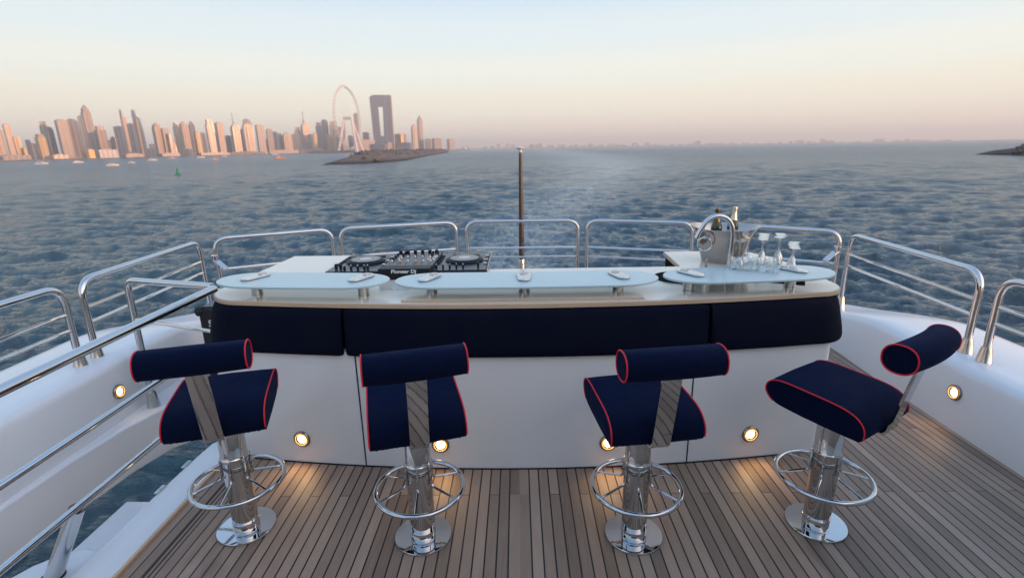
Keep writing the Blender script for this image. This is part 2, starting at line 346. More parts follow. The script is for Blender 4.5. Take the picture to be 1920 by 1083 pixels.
# ================================================================== SEA AND LAND
SEA = -6.0
def make_sea():
    rng = np.random.default_rng(5)
    ring = [0.0]; r = 3.0
    radii = []
    while r < 16000:
        radii.append(r); r *= 1.0062 if r < 500 else 1.03
    radii.append(16000.0); radii = np.array(radii)
    ang = np.concatenate([np.arange(-56, 56, .16), np.arange(56, 304, 3.1)])      # bearing from +Y, clockwise, degrees
    A, RR = np.meshgrid(np.radians(ang), radii)
    X = RR * np.sin(A); Y = RR * np.cos(A); Z = np.zeros_like(X); DX = np.zeros_like(X); DY = np.zeros_like(X)
    spacing = np.maximum(RR * .0062, RR * np.radians(.16)); spacing = np.where(np.abs(A) > R(56), RR * .06, spacing)
    for i in range(190):
        lam = float(np.exp(rng.uniform(np.log(.55), np.log(6.5))))
        k = 2 * np.pi / lam; th = R(258) + rng.normal(0, .42)
        amp = .0090 * lam ** .50 * rng.uniform(.6, 1.3)
        phs = rng.uniform(0, 2 * np.pi)
        fade = np.clip((lam / spacing - 2.0) / 2.0, 0, 1)
        w = k * (X * np.cos(th) + Y * np.sin(th)) + phs
        Z += amp * fade * np.cos(w); DX -= .8 * amp * fade * np.cos(th) * np.sin(w); DY -= .8 * amp * fade * np.sin(th) * np.sin(w)
    grp = .92 + .15 * np.sin(X * .051 + 1) * np.sin(Y * .037 + X * .013)
    Z *= grp
    # wake: centre line and half width in plan
    wp = np.array([(0, 8, 3.0), (-.5, 25, 3.6), (-.5, 40, 4.2), (1.5, 52, 5), (7, 77, 7), (19, 124, 11), (36, 200, 18), (60, 398, 34), (70, 868, 45), (97, 1600, 60)], float)
    cx = np.interp(Y, wp[:, 1], wp[:, 0]); hw = np.interp(Y, wp[:, 1], wp[:, 2])
    d = np.abs(X - cx) / hw
    wk = np.exp(-d ** 2 * .8) * np.clip((Y - 4) / 4, 0, 1) * np.interp(Y, [0, 40, 60, 200, 800, 1600], [.85, .62, .62, .80, .62, .25])
    Z *= 1 - .62 * np.clip(wk, 0, 1)
    nr, nc = X.shape
    co_ = np.stack([X + DX, Y + DY, Z + SEA], -1).reshape(-1, 3)
    i = np.arange(nr - 1)[:, None] * nc; j = np.arange(nc)[None, :]; j2 = (j + 1) % nc
    q = np.stack([i + j, i + nc + j, i + nc + j2, i + j2], -1).reshape(-1, 4)
    q = np.concatenate([q])
    me = bpy.data.meshes.new('sea'); me.vertices.add(len(co_)); me.vertices.foreach_set('co', co_.ravel().astype(np.float32))
    me.loops.add(q.size); me.loops.foreach_set('vertex_index', q.ravel().astype(np.int32))
    me.polygons.add(len(q)); me.polygons.foreach_set('loop_start', np.arange(0, q.size, 4, dtype=np.int32)); me.polygons.foreach_set('loop_total', np.full(len(q), 4, np.int32))
    me.update(calc_edges=True); me.validate()
    fr = np.clip((RR - 45) / 350, 0, 1) ** .6
    a = me.attributes.new('far', 'FLOAT', 'POINT'); a.data.foreach_set('value', fr.ravel().astype(np.float32))
    a = me.attributes.new('wake', 'FLOAT', 'POINT'); a.data.foreach_set('value', wk.ravel().astype(np.float32))
    me.polygons.foreach_set('use_smooth', np.ones(len(q), bool))
    me.materials.append(MATS['sea'])
    o = bpy.data.objects.new('sea', me); COL.objects.link(o); tag(o, kind='structure')
    return o
sea = make_sea()
if sea.data.polygons[0].normal.z < 0: sea.data.flip_normals()

coast = MB().prism([(-1350, 560), (-990, 868), (-927, 939), (-914, 1034), (-867, 1187), (-850, 1420), (-847, 1611), (-820, 1880), (-790, 2119), (-1000, 2900), (-2600, 2900), (-3300, 1300)], SEA - 3, -4.6)
tag(coast.build('coast', 'land'), kind='structure')
isl = MB().prism([(-735, 2010), (-690, 1985), (-640, 1990), (-560, 2000), (-480, 2055), (-390, 2180), (-300, 2330), (-215, 2425), (-260, 2500), (-480, 2420), (-640, 2330), (-760, 2230)], SEA - 3, -2.2)
tag(isl.build('island', 'land', bevel=1.5), kind='structure')
farl = MB().prism([(-1200, 6420), (-300, 6480), (900, 6430), (2000, 6180), (3300, 5700), (5200, 4700), (5600, 5200), (3600, 6400), (900, 7300), (-1200, 7300)], SEA - 3, -1.0)
tag(farl.build('far_shore', 'land'), kind='structure')

def mound(name, path, hw, h, material, label, cat, seed=1):
    """rubble breakwater: ridge along a path with irregular boulders"""
    rg = random.Random(seed); P = [Vector((*p, 0)) for p in path]
    seg = []
    for a, c in zip(P[:-1], P[1:]):
        n = max(2, int((c - a).length / (9 if h < 8 else 3)))
        seg += [a.lerp(c, k / n) for k in range(n)]
    seg.append(P[-1]); n = len(seg); m_ = 16; b_ = MB(); vs = []
    for i, p in enumerate(seg):
        d = (seg[min(i + 1, n - 1)] - seg[max(i - 1, 0)]).normalized(); s = Vector((d.y, -d.x, 0))
        t_ = i / (n - 1); e = min(1, i / 5.0) ** .8; e2 = min(1, (n - 1 - i) / 6.0); k_ = min(e, e2)
        for j in range(m_ + 1):
            u = -1 + 2 * j / m_; prof = max(0, 1 - abs(u) ** 1.7)
            z = SEA - 1.5 + (h * prof + 1.5) * (.12 + .88 * k_) + rg.uniform(-.55, .55) * (prof + .15)
            q = p + s * (u * hw * (.25 + .75 * k_) + rg.uniform(-.7, .7)); vs.append((q.x, q.y, z if abs(u) < 1 else SEA - 2))
    fs = [(i * (m_ + 1) + j, i * (m_ + 1) + j + 1, (i + 1) * (m_ + 1) + j + 1, (i + 1) * (m_ + 1) + j) for i in range(n - 1) for j in range(m_)]
    b_.add(vs, fs)
    for k in range(int(n * 5)):            # loose boulders on the slopes
        i = rg.randrange(3, max(4, n - 3)); p = seg[i]; u = rg.uniform(-.85, .85); d = (seg[min(i + 1, n - 1)] - seg[i - 1]).normalized(); s = Vector((d.y, -d.x, 0))
        c = p + s * u * hw * .9 + d * rg.uniform(-5, 5); z = SEA + h * max(0, 1 - abs(u) ** 1.7) * .97 * min(1, i / 5.0); r_ = rg.uniform(.6, 1.5)
        M = Matrix.Translation((c.x, c.y, z)) @ Matrix.Rotation(rg.uniform(0, 3), 4, Vector((rg.random(), rg.random(), rg.random())).normalized()) @ Matrix.Diagonal((r_, r_ * rg.uniform(.6, 1.2), r_ * rg.uniform(.5, .9), 1))
        b_.box(-1, 1, -1, 1, -1, 1, M)
    o = b_.build(name, material, smooth=0); tag(o, label, cat); return o
mound('breakwater', [(-116, 312), (-104, 345), (-100, 400), (-112, 520), (-135, 760), (-165, 1190)], 17, 7.4, 'rock', 'long low rock breakwater in front of the big wheel island', 'breakwater', 3)
mound('breakwater', [(259, 303), (268, 277), (281, 245), (296, 215)], 14, 7.4, 'dark_rock', 'dark rock breakwater tip at the right edge of the sea', 'breakwater', 5)
mound('headland', [(-745, 1890), (-700, 1930), (-650, 1935), (-600, 1925)], 26, 9, 'dark_rock', 'dark green headland below the left legs of the big wheel', 'headland', 9)

# ================================================================== SKYLINE
TOWERS = [
    ('skyscraper', -990, 1007, 17.7, 63.1, 'step', 'sand', 'pinkish tower cut by the left edge of the photo'),
    ('skyscraper', -1050, 1094, 11.4, 69.6, 'box', 'sand', 'tall flat topped orange tower, second from the left edge'),
    ('skyscraper', -972, 1027, 10, 42.9, 'box', 'gold', 'short golden tower just right of the second orange tower'),
    ('low_block', -957, 1022, 6.9, 21.7, 'box', 'gold', 'small gold annex at the foot of the short golden tower'),
    ('skyscraper', -1050, 1134, 7.7, 40.7, 'round', 'glass', 'dark blue tower with a rounded top between golden and orange towers'),
    ('skyscraper', -964, 1070, 16.3, 48.7, 'step', 'gold', 'bright orange slab standing before a taller grey tower near the left edge'),
    ('skyscraper', -1068, 1201, 13.8, 81.2, 'step', 'grey', 'grey tower with pink crown rising behind the bright orange slab'),
    ('skyscraper', -1032, 1175, 10.9, 68.1, 'round', 'glass', 'narrow curved blue glass tower right of the pink crowned one'),
    ('skyscraper', -986, 1154, 20.7, 79.8, 'box', 'tan', 'wide brown slab, left half of the broad twin block'),
    ('skyscraper', -992, 1192, 22.5, 85.1, 'round', 'grey', 'grey slab with curved shoulder, right half of the broad twin block'),
    ('skyscraper', -1057, 1315, 18.9, 124.7, 'crown', 'tan', 'tallest tower of the far left with domed pale crown'),
    ('skyscraper', -1030, 1263, 11, 94.2, 'box', 'grey', 'slim grey tower leaning on the left of the tallest far left tower'),
    ('skyscraper', -980, 1250, 21.1, 71.3, 'step', 'tan', 'brown slab with an orange top band right of the tallest tower'),
    ('low_block', -915, 1128, 13.4, 17.6, 'box', 'glow', 'low block glowing bright orange in the sun at the waterfront'),
    ('podium', -908, 1163, 40.3, 17.3, 'box', 'white', 'long pale podium building right of the glowing orange block'),
    ('skyscraper', -977, 1281, 9.4, 46.6, 'box', 'tan', 'small pink tower between podium and dark blue towers'),
    ('skyscraper', -928, 1242, 19.3, 68.9, 'box', 'glass', 'wide dark blue glass tower, leftmost of the dark cluster'),
    ('skyscraper', -981, 1336, 13.2, 113.8, 'slant', 'tan', 'tower with slanted blade top and one pale stripe, left in the dark cluster'),
    ('skyscraper', -933, 1289, 13.9, 76.9, 'box', 'glass', 'dark glass slab in the middle of the dark cluster'),
    ('skyscraper', -975, 1374, 18.3, 116.2, 'slant', 'glass', 'dark tower with a sharp blade top, right in the dark cluster'),
    ('low_block', -896, 1293, 17.4, 19.1, 'box', 'glass', 'low dark block right of the dark tower cluster'),
    ('skyscraper', -942, 1393, 20, 85.4, 'crown', 'sand', 'orange crowned tower right of the dark cluster'),
    ('skyscraper', -925, 1398, 17.8, 69.3, 'box', 'tan', 'lower tan tower joined to the orange crowned one'),
    ('skyscraper', -909, 1395, 16.7, 58.2, 'sail', 'sand', 'orange tower with a sloping sail shaped side'),
    ('skyscraper', -967, 1512, 14.3, 91.1, 'step', 'sand', 'slim pinkish tower behind the sail shaped one'),
    ('skyscraper', -927, 1484, 23.1, 92, 'crown', 'sand', 'broad bright orange tower over a low dark block'),
    ('low_block', -890, 1421, 24.5, 17.4, 'box', 'glass', 'low dark waterfront block under the broad orange tower'),
    ('skyscraper', -966, 1585, 16.6, 98.9, 'crown', 'grey', 'grey tower with pink cap right of the broad orange tower'),
    ('skyscraper', -902, 1500, 15.7, 63.7, 'box', 'gold', 'short golden tower right of the grey one with pink cap'),
    ('skyscraper', -966, 1633, 15.7, 65.3, 'box', 'grey', 'dull violet block filling the gap before two matching orange towers'),
    ('skyscraper', -910, 1580, 20.9, 100.7, 'step', 'sand', 'first of two matching stepped orange towers mid skyline'),
    ('skyscraper', -904, 1620, 21.6, 93.4, 'box', 'sand', 'second of two matching orange towers, with flat top'),
    ('skyscraper', -945, 1739, 17.1, 59.4, 'box', 'glass', 'low bluish tower left of the antenna tower'),
    ('skyscraper', -895, 1694, 25.9, 90, 'spire', 'sand', 'orange tower carrying the tallest antenna'),
    ('skyscraper', -930, 1797, 13, 79.3, 'box', 'glass', 'dark narrow tower right of the antenna tower'),
    ('skyscraper', -883, 1748, 31.7, 100.3, 'crown', 'sand', 'orange tower with rounded crown in front of a taller grey one'),
    ('skyscraper', -942, 1871, 27.2, 119.2, 'round', 'grey', 'round topped grey tower behind the rounded orange crown'),
    ('skyscraper', -884, 1835, 26.9, 95.5, 'box', 'tan', 'tan tower with a bright orange right side'),
    ('skyscraper', -879, 1892, 20.9, 83.3, 'box', 'tan', 'slim brown tower left of a dark blue one'),
    ('skyscraper', -887, 1957, 18.1, 78, 'round', 'glass', 'slim dark blue tower with rounded top mid skyline'),
    ('skyscraper', -888, 1992, 12.9, 71.4, 'box', 'grey', 'narrow grey tower behind the mast of the sailing boat'),
    ('skyscraper', -857, 1980, 33.2, 74.4, 'crown', 'sand', 'squat bright orange pair of blocks behind the sailing boat'),
    ('skyscraper', -855, 2059, 28.9, 70.5, 'box', 'grey', 'squat blue grey block right of the orange pair'),
    ('skyscraper', -890, 2165, 22.3, 100.6, 'step', 'grey', 'grey tower behind the squat blue grey block'),
    ('skyscraper', -856, 2162, 34.6, 114.3, 'spire', 'sand', 'orange tower with a slim teal antenna on its left'),
    ('skyscraper', -824, 2123, 20.1, 69.5, 'box', 'glass', 'short dark block at the foot of the teal antenna tower'),
    ('skyscraper', -817, 2154, 16.3, 76.3, 'box', 'gold', 'thin golden tower with a dark cap'),
    ('skyscraper', -836, 2260, 25.8, 122.5, 'step', 'grey', 'pale grey tower, left one of a close pair'),
    ('skyscraper', -828, 2310, 24.2, 133.3, 'box', 'grey', 'violet grey tower, right one of a close pair'),
    ('skyscraper', -793, 2239, 15, 73.8, 'box', 'sand', 'thin pale orange block at the foot of the close grey pair'),
    ('skyscraper', -793, 2313, 35.4, 128.5, 'step', 'grey', 'brownish tower just behind the left rim of the big wheel'),
    ('skyscraper', -766, 2230, 12.8, 90.2, 'box', 'gold', 'thin golden block left of the big wheel legs'),
    ('skyscraper', -767, 2314, 17.8, 103.9, 'box', 'grey', 'narrow grey block behind the left legs of the big wheel'),
    ('skyscraper', -730, 2339, 22.6, 70.7, 'round', 'glass', 'low blue dome block seen between the wheel legs'),
    ('skyscraper', -708, 2373, 20.7, 161.1, 'box', 'grey', 'slim tall grey tower behind the right rim of the big wheel'),
    ('low_block', -625, 2211, 25.8, 76.7, 'box', 'glass', 'small dark blue block left of the gate shaped tower'),
    ('podium', -584, 2043, 71.5, 44, 'box', 'tan', 'long pink terminal building at the foot of the big wheel'),
    ('low_block', -538, 2085, 22.4, 49.9, 'box', 'glow', 'glowing orange block in front of the gate shaped tower'),
    ('low_block', -494, 2056, 20.2, 32.8, 'box', 'sand', 'orange waterfront block right below the gate shaped tower'),
    ('low_block', -525, 2038, 55.8, 29.2, 'box', 'glass', 'low dark blue block between two orange blocks'),
    ('podium', -487, 2205, 58.7, 67.9, 'box', 'grey', 'mid rise grey block right of the gate shaped tower'),
    ('low_block', -471, 2181, 12.9, 67.1, 'box', 'glow', 'narrow block glowing yellow in front of the mid rise grey block'),
    ('low_block', -453, 2123, 73.3, 32.7, 'box', 'glass', 'dark low shopping block on the island shore'),
    ('skyscraper', -443, 2305, 25.1, 111.3, 'crown', 'sand', 'shorter of the two slender towers right of the gate shaped tower'),
    ('skyscraper', -426, 2359, 23.4, 148.9, 'crown', 'tan', 'taller of the two slender towers right of the gate shaped tower'),
    ('low_block', -390, 2328, 27.8, 49.1, 'box', 'grey', 'grey low apartment block right of the slender towers'),
    ('low_block', -355, 2352, 39.9, 51.2, 'box', 'tan', 'pink low apartment block near the tip of the island'),
    ('low_block', -299, 2407, 33.7, 48.8, 'box', 'tan', 'last low block standing apart at the island tip'),
    ('skyscraper', -1116, 1215, 11.9, 33.5, 'box', 'grey', 'low grey block seen in the gap before the bright orange slab'),
    ('skyscraper', -1060, 1376, 13.4, 41.7, 'box', 'grey', 'low grey block behind the pale podium building'),
    ('skyscraper', -1039, 1506, 16.4, 34.2, 'round', 'grey', 'low grey block in the gap right of the dark cluster'),
    ('skyscraper', -986, 1738, 15.4, 68.4, 'box', 'grey', 'grey block in the gap between the two matching orange towers'),
    ('skyscraper', -941, 1993, 12.8, 51.2, 'box', 'glass', 'low bluish block left of the slim brown tower'),
    ('skyscraper', -915, 2156, 14.1, 57.3, 'box', 'grey', 'low grey block right of the squat orange pair'),
    ('skyscraper', -759, 2324, 26.8, 53, 'box', 'tan', 'low tan block at the left foot of the big wheel'),
    ('waterfront_block', -938, 976, 46.3, 8, 'podium', 'tan', 'long low waterfront strip at the left edge of the skyline'),
    ('waterfront_block', -924, 1059, 26.2, 7.6, 'podium', 'sand', 'low pink waterfront strip below the twin block'),
    ('waterfront_block', -878, 1200, 39.6, 7.3, 'podium', 'tan', 'low brown waterfront strip below the dark cluster'),
    ('waterfront_block', -886, 1343, 43.5, 7, 'podium', 'tan', 'low waterfront strip below the sail shaped tower'),
    ('waterfront_block', -874, 1521, 80.5, 6.4, 'podium', 'tan', 'low waterfront strip below the two matching orange towers'),
    ('waterfront_block', -856, 1680, 97.4, 7.8, 'podium', 'grey', 'low dark waterfront strip below the antenna tower'),
    ('waterfront_block', -841, 1898, 102.1, 11.4, 'podium', 'tan', 'low waterfront strip below the squat orange pair'),
    ('waterfront_block', -810, 2080, 86.4, 14, 'podium', 'grey', 'low waterfront strip left of the green headland'),
]
def tower(name, x, y, w, h, shape, mt, label, k):
    rg = random.Random(k * 13 + 5)
    z0 = -4.6; t_ = empty(name, (x, y, z0), 0, label, 'tower' if h > 45 else 'building')
    view = math.atan2(-x, y)               # rotation that turns the front to the yacht
    turn = {'glass': -.35, 'grey': -.28}.get(mt, .30) + rg.uniform(-.12, .12)
    t_.rotation_euler = (0, 0, view + turn)
    d = max(10, min(w * .9, 34)); c_, s_ = math.cos(abs(turn)), math.sin(abs(turn)); W_ = max((w - d * s_ * .8) / c_, w * .62); a = W_ / 2; e = d / 2
    b_ = MB()
    if shape in ('box', 'podium'):
        b_.box(-a, a, -e, e, 0, h); b_.build('body', mt, t_)
        MB().box(-a * .55, a * .5, -e * .5, e * .6, h, h + max(1.5, h * .025)).build('roof_plant', 'grey', t_)
    elif shape == 'step':
        b_.box(-a, a, -e, e, 0, h * .88); b_.build('body', mt, t_)
        MB().box(-a * .72, a * .72, -e * .8, e * .8, h * .88, h).build('crown', 'sand' if mt != 'glass' else mt, t_)
    elif shape == 'crown':
        b_.box(-a, a, -e, e, 0, h * .86); b_.box(-a * .42, a * .42, -e - 2, -e, 0, h * .88); b_.build('body', mt, t_)
        m2 = MB().box(-a * .78, a * .78, -e * .8, e * .8, h * .86, h * .93); m2.lathe([(a * .66, h * .93), (a * .6, h * .955), (a * .4, h * .985), (a * .1, h)], 12, sy=min(1, e / a)); m2.build('crown', mt, t_)
    elif shape == 'round':
        pr = [(-a, 0), (a, 0), (a, h * .86), (a * .85, h * .92), (a * .5, h * .975), (0, h), (-a * .5, h * .985), (-a * .9, h * .95), (-a, h * .93)]
        M = Matrix.Rotation(R(90), 4, 'X'); b_.prism(pr, -e, e, M); b_.build('body', mt, t_)
        MB().box(-a * .9, -a * .45, -e - 1.2, -e, 0, h * .85).build('bay', 'tan', t_)
    elif shape == 'slant':
        pr = [(-a, 0), (a, 0), (a, h * .55), (a * .55, h * .83), (-a * .25, h * .86), (-a * .55, h * .99), (-a * .8, h), (-a, h * .9)]
        M = Matrix.Rotation(R(90), 4, 'X'); b_.prism(pr, -e, e, M); b_.build('body', mt, t_)
        MB().box(a * .1, a * .5, -e - 1, -e, 0, h * .8).build('pale_fin', 'gold', t_)
    elif shape == 'sail':
        pr = [(-a, 0), (a, 0), (a, h * .35), (a * .6, h * .62), (-a * .1, h * .9), (-a * .6, h), (-a, h * .96)]
        M = Matrix.Rotation(R(90), 4, 'X'); b_.prism(pr, -e, e, M); b_.build('body', mt, t_)
    elif shape == 'spire':
        b_.box(-a, a, -e, e, 0, h * .93); b_.build('body', mt, t_)
        MB().box(-a * .75, a * .75, -e * .75, e * .75, h * .93, h).build('crown', mt, t_)
        sx = -a * .25 if mt == 'sand' else 0; m2 = MB().lathe([(a * .28, h), (a * .24, h * 1.12), (a * .12, h * 1.14), (a * .10, h * 1.36), (a * .2, h * 1.365), (a * .2, h * 1.385), (.05, h * 1.40)], 10, (sx, 0, 0)); m2.build('antenna', 'grey', t_)
    if h > 45: MB().box(-a * 1.12, a * 1.12, -e * 1.15, e * 1.1, 0, rg.uniform(4, 9)).build('base_block', 'tan', t_)
    return t_
for k, T in enumerate(TOWERS): tower(*T, k)

# gate shaped tower
g = empty('gate_tower', (-522, 2086, -4), math.atan2(522, 2086), 'tall grey tower shaped like a gate with a long slot through it', 'tower')
M = Matrix.Rotation(R(90), 4, 'X')
b_ = MB()
b_.prism([(-37, 0), (-9, 0), (-11, 162), (-38, 201), (-41, 201)], -14, 14, M)
b_.prism([(0, 0), (37, 0), (38, 208), (10, 208), (6, 168)], -14, 14, M)
b_.prism([(-40, 166), (38, 166), (38.2, 208), (-26, 208), (-40.5, 202)], -13.8, 13.8, M)
b_.prism([(-10, 0), (2, 0), (2, 58), (-10, 58)], -13.6, 13.6, M)
b_.build('body', 'gate_shaded', g)
MB().prism([(38.2, 0), (41, 0), (41.5, 205), (38.4, 206)], -12, 12, M).build('lit_edge', 'sand', g)  # sunlit right edge of the tower, put in as a sand-coloured strip
MB().box(-45, 46, -20, 16, 0, 9).build('base_block', 'tan', g)

# observation wheel
wh = empty('observation_wheel', (-614, 1953, -4), math.atan2(614, 1953) + R(66), 'giant observation wheel with white legs beside the gate shaped tower', 'ferris wheel')
rim = MB(); HZ = 120; RD = 105
for yy, rr in ((-3.5, 2.0), (3.5, 2.0)):
    rim.tube([(RD * math.cos(a), yy, HZ + RD * math.sin(a)) for a in np.linspace(0, 2 * math.pi, 97)[:-1]], 1.25, 6, True)
for k in range(96):
    a = 2 * math.pi * k / 96; a2 = a + math.pi / 96
    rim.tube([(RD * math.cos(a), -3.5, HZ + RD * math.sin(a)), (RD * math.cos(a2), 3.5, HZ + RD * math.sin(a2))], .5, 4)
rim.build('rim', 'wheel_paint', wh)
for k in range(48):
    a = 2 * math.pi * k / 48; c = Vector(((RD + 5) * math.cos(a), 0, HZ + (RD + 5) * math.sin(a)))
    if k == 0:
        cab = MB().lathe([(.5, -2.6), (2.6, -1.6), (3.0, 0), (2.6, 1.6), (.5, 2.6)], 10).build('cabin', 'wheel_paint', wh); first = cab
    else:
        cab = first.copy(); COL.objects.link(cab); cab.parent = wh
    cab.location = c
sp_ = MB()
for k in range(24):
    a = 2 * math.pi * k / 24
    sp_.tube([(0, (-1) ** k * 8, HZ), (RD * math.cos(a), 0, HZ + RD * math.sin(a))], .14, 3)
sp_.build('spokes', 'wheel_paint', wh)
hb = MB().tube([(0, -16, HZ), (0, 16, HZ)], 5.5, 16); hb.build('hub', 'wheel_paint', wh)
for sx in (-1, 1):
    for sy in (-1, 1):
        MB().tube([(0, sy * 14, HZ), (sx * 26, sy * 36, 0)], [3.4, 5.2], 10).build('leg', 'wheel_paint', wh)

# sun-lit windows and waterfront things of the island
t_ = empty('white_tent', (-236, 2415, -2.2), 0, 'white peaked tent at the far tip of the island', 'tent')
MB().lathe([(9, 0), (9, 3), (5, 7), (1, 13), (.2, 15)], 8).build('canopy', 'boat_white', t_)

# far buildings on the horizon
proto = None; rg = random.Random(11)
pts_far = []
for k in range(64):
    u = (k + rg.uniform(-.3, .3)) / 63; px = np.interp(u, [0, .55, 1], [-640, 1700, 4300]); py = np.interp(px, [-640, 130, 1280, 2300, 2900, 4300], [6460, 6500, 6380, 6080, 5820, 5150])
    pts_far.append((px, py + rg.uniform(0, 200), rg.uniform(25, 95), rg.uniform(20, 60), rg.choice([14, 18, 22, 26, 34, 45, 60]) * (1 - .35 * u), rg.choice(['sand', 'tan', 'grey', 'sand'])))
PR = {}
for (px, py, w, d, h, mt) in pts_far:
    if mt not in PR:
        o = MB().box(-.5, .5, -.5, .5, 0, .8).box(-.3, .35, -.4, .4, .8, 1).build('far_building', mt, smooth=0); PR[mt] = o
    else: o = PR[mt].copy(); COL.objects.link(o)
    o.location = (px, py, -3); o.scale = (w, d, h); o.rotation_euler = (0, 0, rg.uniform(-.4, .4))
    tag(o, 'tiny hazy pale building on the far shore along the horizon', 'building', 'hazy buildings along the far shore')

# boats and buoy
def motor_yacht(x, y, s, rz, label, hull='boat_white'):
    t_ = empty('motor_yacht', (x, y, SEA), rz, label, 'boat')
    b_ = MB(); n = 9; st = []
    for i in range(n):
        u = i / (n - 1); w = (1 - max(0, (u - .45) / .55) ** 2.2) * 2.3; st.append((u * 18 - 9, w))
    vs = [];
    for xx, w in st: vs += [(xx, -w * .7, -.3), (xx, -w, 2 + (xx + 9) * .05), (xx, w, 2 + (xx + 9) * .05), (xx, w * .7, -.3)]
    fs = [(i * 4 + j, i * 4 + (j + 1) % 4, (i + 1) * 4 + (j + 1) % 4, (i + 1) * 4 + j) for i in range(n - 1) for j in range(4)] + [(0, 3, 2, 1), tuple((n - 1) * 4 + q for q in range(4))]
    b_.add(vs, fs); b_.build('hull', hull, t_)
    c = MB().prism([(-6, 2), (4.5, 2), (2.6, 4.1), (-5.5, 4.1)], -1.7, 1.7, Matrix.Rotation(R(90), 4, 'X')); c.build('cabin', 'boat_white', t_)
    MB().box(-4.5, 1.8, -1.72, 1.72, 2.9, 3.6).build('window_band', 'cabin_glass', t_)
    f = MB().box(-4.6, .6, -1.4, 1.4, 4.9, 5.1).box(-4.4, -4.2, -1.3, 1.3, 4.1, 4.9).box(.0, .2, -1.3, 1.3, 4.1, 4.9); f.build('flybridge', 'boat_white', t_)
    t_.scale = (s, s, s); return t_
motor_yacht(-298, 385, .42, .5, 'pale yacht moored off the left shore, biggest of the small boats')
motor_yacht(-455, 500, .62, .2, 'small white boat at the very left edge of the sea')
motor_yacht(-470, 560, .5, .9, 'white boat just right of the one at the left edge')
motor_yacht(-352, 478, .35, .1, 'small white boat below the glowing orange waterfront block')
motor_yacht(-445, 640, .55, .3, 'white boat below the dark blue tower cluster')
motor_yacht(-520, 790, .6, -.2, 'white boat below the orange crowned tower')
motor_yacht(-545, 905, .7, .4, 'white boat below the broad orange tower')
motor_yacht(-590, 1060, .75, -.1, 'white boat moored before the first matching orange tower')
motor_yacht(-352, 612, .35, .4, 'tiny orange boat off the antenna tower', 'boat_orange')
motor_yacht(-620, 1350, .8, .2, 'tiny white boat off the rounded orange crown tower')
t_ = empty('sailing_boat', (-273, 605, SEA), .4, 'small sailing boat with bare mast and orange hull left of the breakwater', 'boat')
vs = []
for xx, w in ((-5, 1.2), (-2, 1.8), (1, 1.7), (4, .9), (6, .05)): vs += [(xx, -w * .5, -.2), (xx, -w, 1.4), (xx, w, 1.4), (xx, w * .5, -.2)]
MB().add(vs, [(i * 4 + j, i * 4 + (j + 1) % 4, (i + 1) * 4 + (j + 1) % 4, (i + 1) * 4 + j) for i in range(4) for j in range(4)] + [(0, 3, 2, 1), (16, 17, 18, 19)]).build('hull', 'boat_orange', t_)
MB().box(-3, 1, -1, 1, 1.4, 2.3).build('cabin', 'boat_white', t_); MB().tube([(0, 0, 1.4), (0, 0, 18)], [.12, .07], 6).build('mast', 'boat_white', t_)
t_ = empty('channel_buoy', (-131, 201, SEA), 0, 'green navigation buoy floating alone on the sea', 'buoy')
MB().lathe([(.5, -.3), (1.15, -.1), (1.2, .35), (.9, .55), (.3, .6)], 20).build('float', 'buoy_green', t_)
b_ = MB()
for k in range(4):
    a = k * math.pi / 2 + .4; b_.tube([(.7 * math.cos(a), .7 * math.sin(a), .5), (.25 * math.cos(a), .25 * math.sin(a), 2.5)], .06, 6)
b_.tube([(.5 * math.cos(a), .5 * math.sin(a), 1.3) for a in np.linspace(0, 2 * math.pi, 13)[:-1]], .04, 5, True)
b_.lathe([(.42, .6), (.3, 1.8), (.24, 2.5)], 10); b_.build('lattice', 'buoy_green', t_); t_.scale = (.85, .85, .9)
MB().lathe([(.28, 2.5), (.28, 2.9), (.1, 3.15)], 12).build('lantern', 'buoy_green', t_)

# ================================================================== YACHT DECK
deck = MB().prism([(-1.985, -4.4), (3.32, -4.4), (3.32, 4.6), (2.6, 5.9), (-2.6, 5.9), (-3.2, 4.7), (-3.2, 4.02), (-2.16, 4.02), (-2.16, 4.0), (-1.985, 4.0)], -.33, 0)
tag(deck.build('deck', 'teak'), kind='structure')
# margin boards: double caulk lines along the port edge
mg = MB()
for x in (-1.862, -1.838): mg.box(x - .0025, x + .0025, -3.2, 3.0, 0, .003)
mg.build('deck_seam', 'caulk').__setitem__('kind', 'structure')
# white moulding around the stair opening
well = [(-3.22, -4.4), (-3.06, -4.4), (-3.06, 2.4), (-3.04, 3.0), (-2.99, 3.4), (-2.90, 3.72), (-2.76, 3.9), (-2.55, 3.985), (-2.3, 4.0), (-2.17, 4.0)]
w_ = MB().prism(well + [(-2.17, 4.12), (-2.62, 4.12), (-2.9, 4.3), (-3.22, 4.6)], -.37, .012)
w_o = w_.build('side_deck_moulding', 'gelcoat', bevel=.018, seg=4); tag(w_o, 'white moulded ledge round the port stair opening', 'ledge')
cm = MB().prism([(-2.0, -4.4), (-2.0, 3.2), (-2.0, 4.0), (-2.15, 4.0), (-2.155, 3.22), (-2.185, 3.18), (-2.20, 2.95), (-2.205, 2.6), (-2.2, -4.4)], -.36, .022)
cmo = cm.build('stair_coaming', 'gelcoat', bevel=.008, seg=3); tag(cmo, 'white raised coaming between teak deck and port stair opening', 'coaming')
MB().box(-1.999, -1.986, -3.2, 3.15, 0, .017).build('edge_strip', 'oak_edge', cmo)
for (x, y) in ((-2.19, 2.92), (-2.19, 2.66)): MB().box(x - .03, x - .005, y - .03, y + .05, .0222, .03).build('catch', 'rail_steel', cmo, bevel=.002)
st = empty('boarding_stairs', (0, 0, 0), 0, 'white moulded steps going down outside the port coaming', 'stairs')
